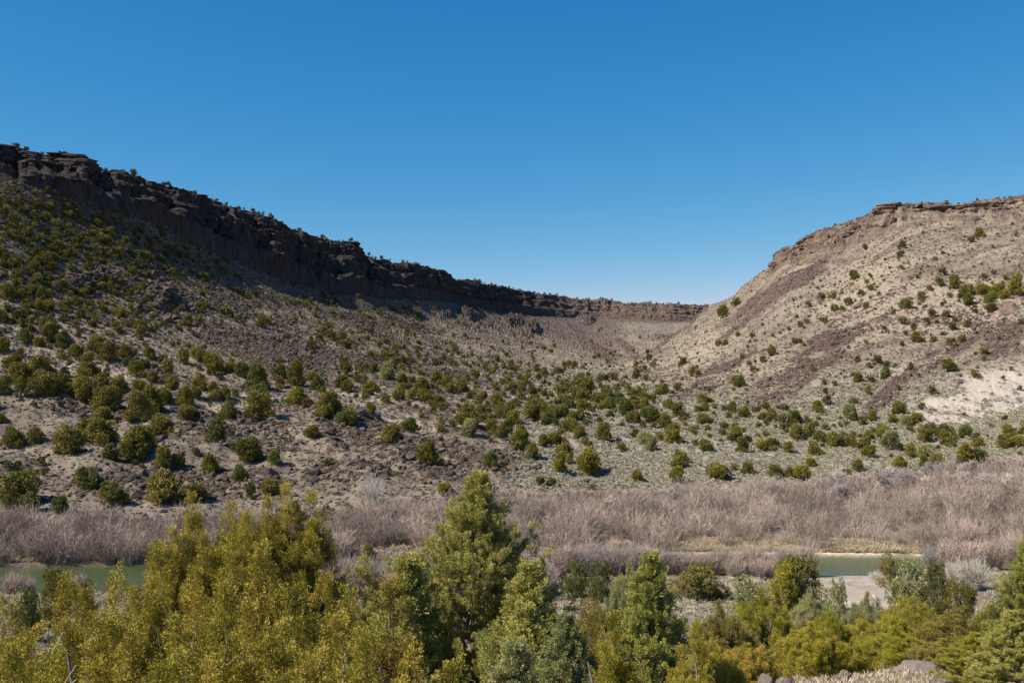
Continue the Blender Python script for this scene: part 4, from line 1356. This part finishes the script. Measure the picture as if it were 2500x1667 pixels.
# rounded junipers on the near bank: (u, top row, width, depth, colour, prototype, label)
BANK = [(1948, 1339, 122, 112, 'olive', 'two toned olive juniper on the sand left of the open water'),
        (1915, 1352, 80, 110, 'lime', 'lime juniper leaning on the left side of the riverside olive one'),
        (2173, 1346, 50, 130, 'olive', 'small oval juniper at the right end of the open water'),
        (2222, 1343, 100, 108, 'greygreen', 'pale grey green juniper right of the open water'),
        (2289, 1358, 62, 104, 'green', 'dark narrow juniper right of the pale grey green one'),
        (2345, 1403, 76, 100, 'olive', 'olive juniper in front of the whitish willow clump'),
        (1704, 1364, 130, 118, 'olive', 'broad rounded olive juniper between river willows and sagebrush'),
        (1838, 1396, 100, 104, 'greygreen', 'grey green juniper just behind the broad lime one'),
        (1408, 1356, 68, 120, 'green', 'left of the two round dark junipers beside the central pinyon'),
        (1466, 1362, 58, 118, 'green', 'right of the two round dark junipers beside the central pinyon'),
        (1538, 1370, 105, 80, 'greygreen', 'large pale green juniper behind the slender pinyon'),
        (1575, 1365, 60, 88, 'olive', 'olive juniper peeking up behind the slender pinyon'),
        (1458, 1447, 95, 60, 'rust', 'orange brown juniper left of the slender pinyon'),
        (1860, 1440, 165, 58, 'lime', 'broad yellow green juniper below the riverside olive one'),
        (1800, 1500, 130, 48, 'greygreen', 'grey olive juniper left of the broad yellow green one'),
        (2026, 1482, 100, 46, 'lime', 'bright lime juniper spire in the middle of the right group'),
        (1975, 1520, 140, 42, 'lime', 'large yellow olive juniper above the small brown rocks'),
        (2108, 1500, 120, 46, 'lime', 'lime juniper above the pale grassy gap'),
        (2227, 1447, 165, 50, 'lime', 'big yellow green juniper behind the large boulder'),
        (2180, 1530, 150, 42, 'lime', 'olive juniper directly behind the large boulder on its left'),
        (2335, 1486, 170, 46, 'rust', 'broad orange brown juniper right of the big yellow green one'),
        (2420, 1470, 110, 52, 'rust', 'orange juniper near the right edge below the pale pinyon'),
        (2115, 1447, 100, 72, 'greygreen', 'grey green juniper on the sand left of the big yellow green one'),
        (1975, 1435, 95, 76, 'greygreen', 'grey green juniper at the left end of the sandy clearing'),
        (2042, 1397, 56, 84, 'greygreen', 'thin sparse juniper standing alone on the sandy clearing'),
        (1755, 1470, 150, 44, 'olive', 'olive juniper right of the slender pinyon'),
        (1735, 1545, 150, 32, 'yellow', 'golden olive juniper at the bottom right of the slender pinyon'),
        (1820, 1560, 130, 34, 'yellow', 'golden juniper at the bottom edge left of the brown rocks'),
        (2300, 1560, 130, 36, 'rust', 'rusty juniper beside the large boulder on its right'),
        (138, 1372, 80, 106, 'olive', 'largest dark olive juniper beside the left river reach'),
        (70, 1416, 52, 98, 'green', 'small dark juniper left of the largest one by the left river reach'),
        (207, 1396, 50, 104, 'olive', 'narrow olive juniper right of the largest one by the left river reach'),
        (905, 1410, 60, 70, 'green', 'dark green juniper spire left of the central pinyon'),
        (845, 1440, 60, 60, 'green', 'dark juniper between the golden ones and the rusty spire'),
        (900, 1318, 34, 152, 'rust', 'small rusty juniper standing in the thicket left of the pinyon'),
        (2480, 1440, 120, 70, 'green', 'green juniper against the right edge')]
RP = []
for i in range(3):
    wd, fo = spire_juniper(4.5, 1.75, 160 + i, .055, .9, [(0, 0, 4.5, 1.15)] + [(.95 * math.cos(j * 2.1 + i), .95 * math.sin(j * 2.1 + i), 4.1 - .3 * ((j + i) % 3), .85) for j in range(3)], kpc=34, slope=1.0)
    RP.append((mesh('trunk', wd[0], wd[1], M['bark'], smooth=True), mesh('crown', fo[0], fo[1], M['leaf'], fo[2])))
for k, (u, vt, wpx, d, mt, lab) in enumerate(BANK):
    loc = place(u, d, .1)
    H = EYE - (vt - HZ) / F * d - loc[2]
    wm = wpx / F * d * 1.28
    pr = proto('near', k % 5) if k < 100 else None
    hp = 1.1 + .1 * ((k % 5) % 3)
    if d < 82:
        pr, hp = RP[k % 3], 4.5
        wm = wm / 3.5
    tree_obj('juniper', pr[0], pr[1], mt, loc, lab, 'juniper tree', 'junipers on the near bank', mid_r.uniform(0, 6.28), (wm, wm, H / hp))

# ------------------------------------------------------------------ leafless willows and cottonwoods
WM = []
for i in range(5):
    v_, f_, t_ = twig_shrub(1.0, .5, 500 + i, 240, .014, 5)
    WM.append(mesh('willow_shrub', v_, f_, M['twig'], t_))
WIL = [(858, 1352, 1447, 60, 'willow'), (905, 1362, 1455, 60, 'willow'), (955, 1360, 1472, 70, 'willow'), (1005, 1370, 1440, 50, 'willow'), (830, 1370, 1420, 45, 'grey_twig'),
       (1345, 1325, 1398, 60, 'willow'), (1385, 1330, 1402, 60, 'grey_twig'), (1430, 1312, 1388, 65, 'willow'), (1475, 1318, 1390, 60, 'willow'), (1525, 1325, 1392, 60, 'willow'),
       (1575, 1315, 1388, 65, 'willow'), (1610, 1335, 1395, 55, 'willow'), (1655, 1345, 1392, 55, 'willow'), (1330, 1362, 1430, 55, 'grey_twig'), (1500, 1345, 1400, 50, 'grey_twig'),
       (1700, 1350, 1398, 50, 'willow'), (1750, 1348, 1400, 50, 'willow'), (1795, 1350, 1418, 60, 'willow'), (1850, 1352, 1416, 55, 'willow'), (1880, 1356, 1412, 45, 'willow'),
       (2320, 1300, 1385, 70, 'willow'), (2370, 1305, 1388, 75, 'willow'), (2430, 1295, 1385, 75, 'willow'), (2485, 1290, 1380, 75, 'willow'), (2270, 1320, 1380, 50, 'grey_twig'),
       (30, 1385, 1450, 60, 'willow'), (70, 1398, 1450, 45, 'willow'), (190, 1390, 1440, 45, 'grey_twig'), (2375, 1350, 1455, 95, 'pale_twig'), (2142, 1388, 1424, 46, 'pale_twig'),
       (2330, 1362, 1425, 55, 'pale_twig')]
for u in np.arange(575, 1330, 26):
    if not 1040 < u < 1230:
        WIL.append((u + mid_r.uniform(-9, 9), mid_r.uniform(1330, 1362), 1462, 66, ['willow', 'willow', 'grey_twig'][int(mid_r.integers(0, 3))]))
for u in np.arange(1240, 1975, 17):
    WIL.append((u + mid_r.uniform(-8, 8), mid_r.uniform(1312, 1348), 1402, 62, ['willow', 'willow', 'grey_twig'][int(mid_r.integers(0, 3))]))
for k, (u, vt, vb, wpx, mt) in enumerate(WIL):
    d = min(28.9 * F / (vb - HZ), float(np.interp(u, [q[0] for q in near_bank], [q[1] for q in near_bank])) - .3)
    loc = place(u, d, .05)
    H = EYE - (vt - HZ) / F * d - loc[2]
    o = link('willow_shrub', WM[k % 5], None, loc)
    set_tone(o, mt)
    o.rotation_euler.z = mid_r.uniform(0, 6.28)
    o.scale = (wpx / F * d, wpx / F * d, H)
    look = {'willow': 'pinkish leafless willow shrub', 'grey_twig': 'grey leafless willow shrub', 'pale_twig': 'whitish leafless shrub'}[mt]
    tag(o, '%s on the near river bank, %d%% across and %d%% down the photo' % (look, round(u / 25), round((vt + vb) / 33.34)) if k < 31 else '%s on near bank, top %.1f%% across, %.1f%% down' % (look, u / 25, vt / 16.67),
        'willow shrub', 'leafless willows along the near bank')

BT = [('bare_tree', 2158, 205, 1128, 1.0, 'grey_twig', 612, 'big rounded leafless cottonwood rising from the right side of the thicket', 1, .5, 5),
      ('bare_tree', 2030, 208, 1140, 1.0, 'grey_twig', 613, 'leafless tree left of the big rounded cottonwood', 2, .5, 4),
      ('bare_tree', 2445, 200, 1150, 1.0, 'pale_twig', 614, 'pale leafless tree near the right edge of the thicket', 2, .5, 4),
      ('bare_tree', 2330, 212, 1140, 1.0, 'grey_twig', 615, 'leafless tree midway between the big cottonwood and the right edge', 2, .5, 4)]
for (nm, u, d, vt, ws, mt, seed, lab, stems, spread, kids) in BT:
    loc = place(u, d, .1) if d < 175 else None
    x_ = (u - 1250) / F * d
    z_ = ground_z(x_, d)
    H = EYE - (vt - HZ) / F * d - z_
    v_, f_ = bare_tree(1.0, seed, 4, spread, kids + 1, .026, .35, stems, .0052)
    v_ = v_ / (v_[:, 2].max()) * H
    o = link(nm, mesh(nm, v_, f_, M['twig'], np.clip(.3 + v_[:, 2] / H, 0, 1)), None, (x_, d, z_))
    set_tone(o, mt)
    tag(o, lab, 'bare tree', 'leafless trees in the far thicket')
v_, f_, t_ = twig_shrub(6.6, 2.7, 655, 150, .05, 5)
x_ = (908 - 1250) / F * 180
o = link('bare_tree', mesh('bare_tree', v_, f_, M['twig'], t_), None, (x_, 180, ground_z(x_, 180)))
set_tone(o, 'pale_twig')
tag(o, 'cream white leafless tree standing above the thicket below the boulders', 'bare tree', 'leafless trees in the far thicket')
RT = []
for i in range(3):
    v_, f_ = bare_tree(1.0, 700 + i, 4, .55, 6, .024, .3, 3, .006)
    v_ = v_ / v_[:, 2].max()
    RT.append(mesh('bare_tree', v_, f_, M['twig'], np.clip(.3 + v_[:, 2], 0, 1)))
for k, (u, d, vt) in enumerate([(1890, 200, 1172), (1975, 204, 1160), (2070, 196, 1175), (2105, 210, 1150), (2215, 214, 1140), (2260, 205, 1160), (2285, 222, 1122),
                                (2375, 224, 1118), (2400, 208, 1150), (2470, 226, 1105), (2495, 210, 1135), (1780, 196, 1185), (1640, 190, 1195), (1500, 186, 1205)]):
    x_ = (u - 1250) / F * d
    z_ = ground_z(x_, d)
    o = link('bare_tree', RT[k % 3], None, (x_, d, z_))
    hh = EYE - (vt - HZ) / F * d - z_
    o.scale = (hh, hh, hh)
    o.rotation_euler.z = k * 1.3
    set_tone(o, ['grey_twig', 'willow'][k % 2])
    tag(o, '%s rounded leafless tree in the far thicket, crown %d%% across and %d%% down the photo' % (['grey', 'pinkish'][k % 2], round(u / 25), round(vt / 16.67)),
        'bare tree', 'leafless trees in the far thicket')
# drooping grey bush at the water's edge
v_, f_, t_ = twig_shrub(3.4, 2.9, 640, 420, .03, 5)
x_ = (100 - 1250) / F * 153
o = link('bare_bush', mesh('bare_bush', v_, f_, M['twig'], t_), None, (x_, 153, 1.0))
set_tone(o, 'pale_twig')
tag(o, 'silvery drooping leafless bush over the water at far left', 'bush')

# ------------------------------------------------------------------ boulders in the foreground
BO = [(2256, 1612, 130, 33, 'largest rounded brown boulder at the bottom edge, right side'),
      (1868, 1640, 34, 33, 'smallest upright brown rock at the bottom edge'),
      (1918, 1646, 52, 32, 'low flat brown rock right of the small upright one'),
      (2062, 1636, 28, 33, 'small reddish rock under the lime junipers'),
      (2190, 1655, 40, 30, 'brown rock tucked against the left of the largest boulder')]
for k, (u, vt, wpx, d, lab) in enumerate(BO):
    v_, f_, _ = rock_shape(900 + k, 4)
    v_ = v_ * (1 + .04 * fbm(v_[:, 0] * 9, v_[:, 1] * 9, v_[:, 2] * 9 + k, 3)[:, None])
    sw = wpx / F * d
    x_ = (u - 1250) / F * d
    zt = EYE - (vt - HZ) / F * d
    gz_ = ground_z(x_, d)
    hh = max(zt - gz_ + .35 * sw, .6 * sw)
    o = link('boulder', mesh('boulder', v_, f_, M['boulder'], smooth=True), None, (x_, d, zt - hh * .38))
    o.scale = (sw * 1.05, sw, hh)
    tag(o, lab, 'boulder', 'brown boulders at the bottom edge')
print('verts terrain', nR * nC, 'individual junipers', n_ind, 'rest', len(rest))
del P, VP, K, D, UU, Vp, cliff, tal, boul, rock, clay, PR, SM
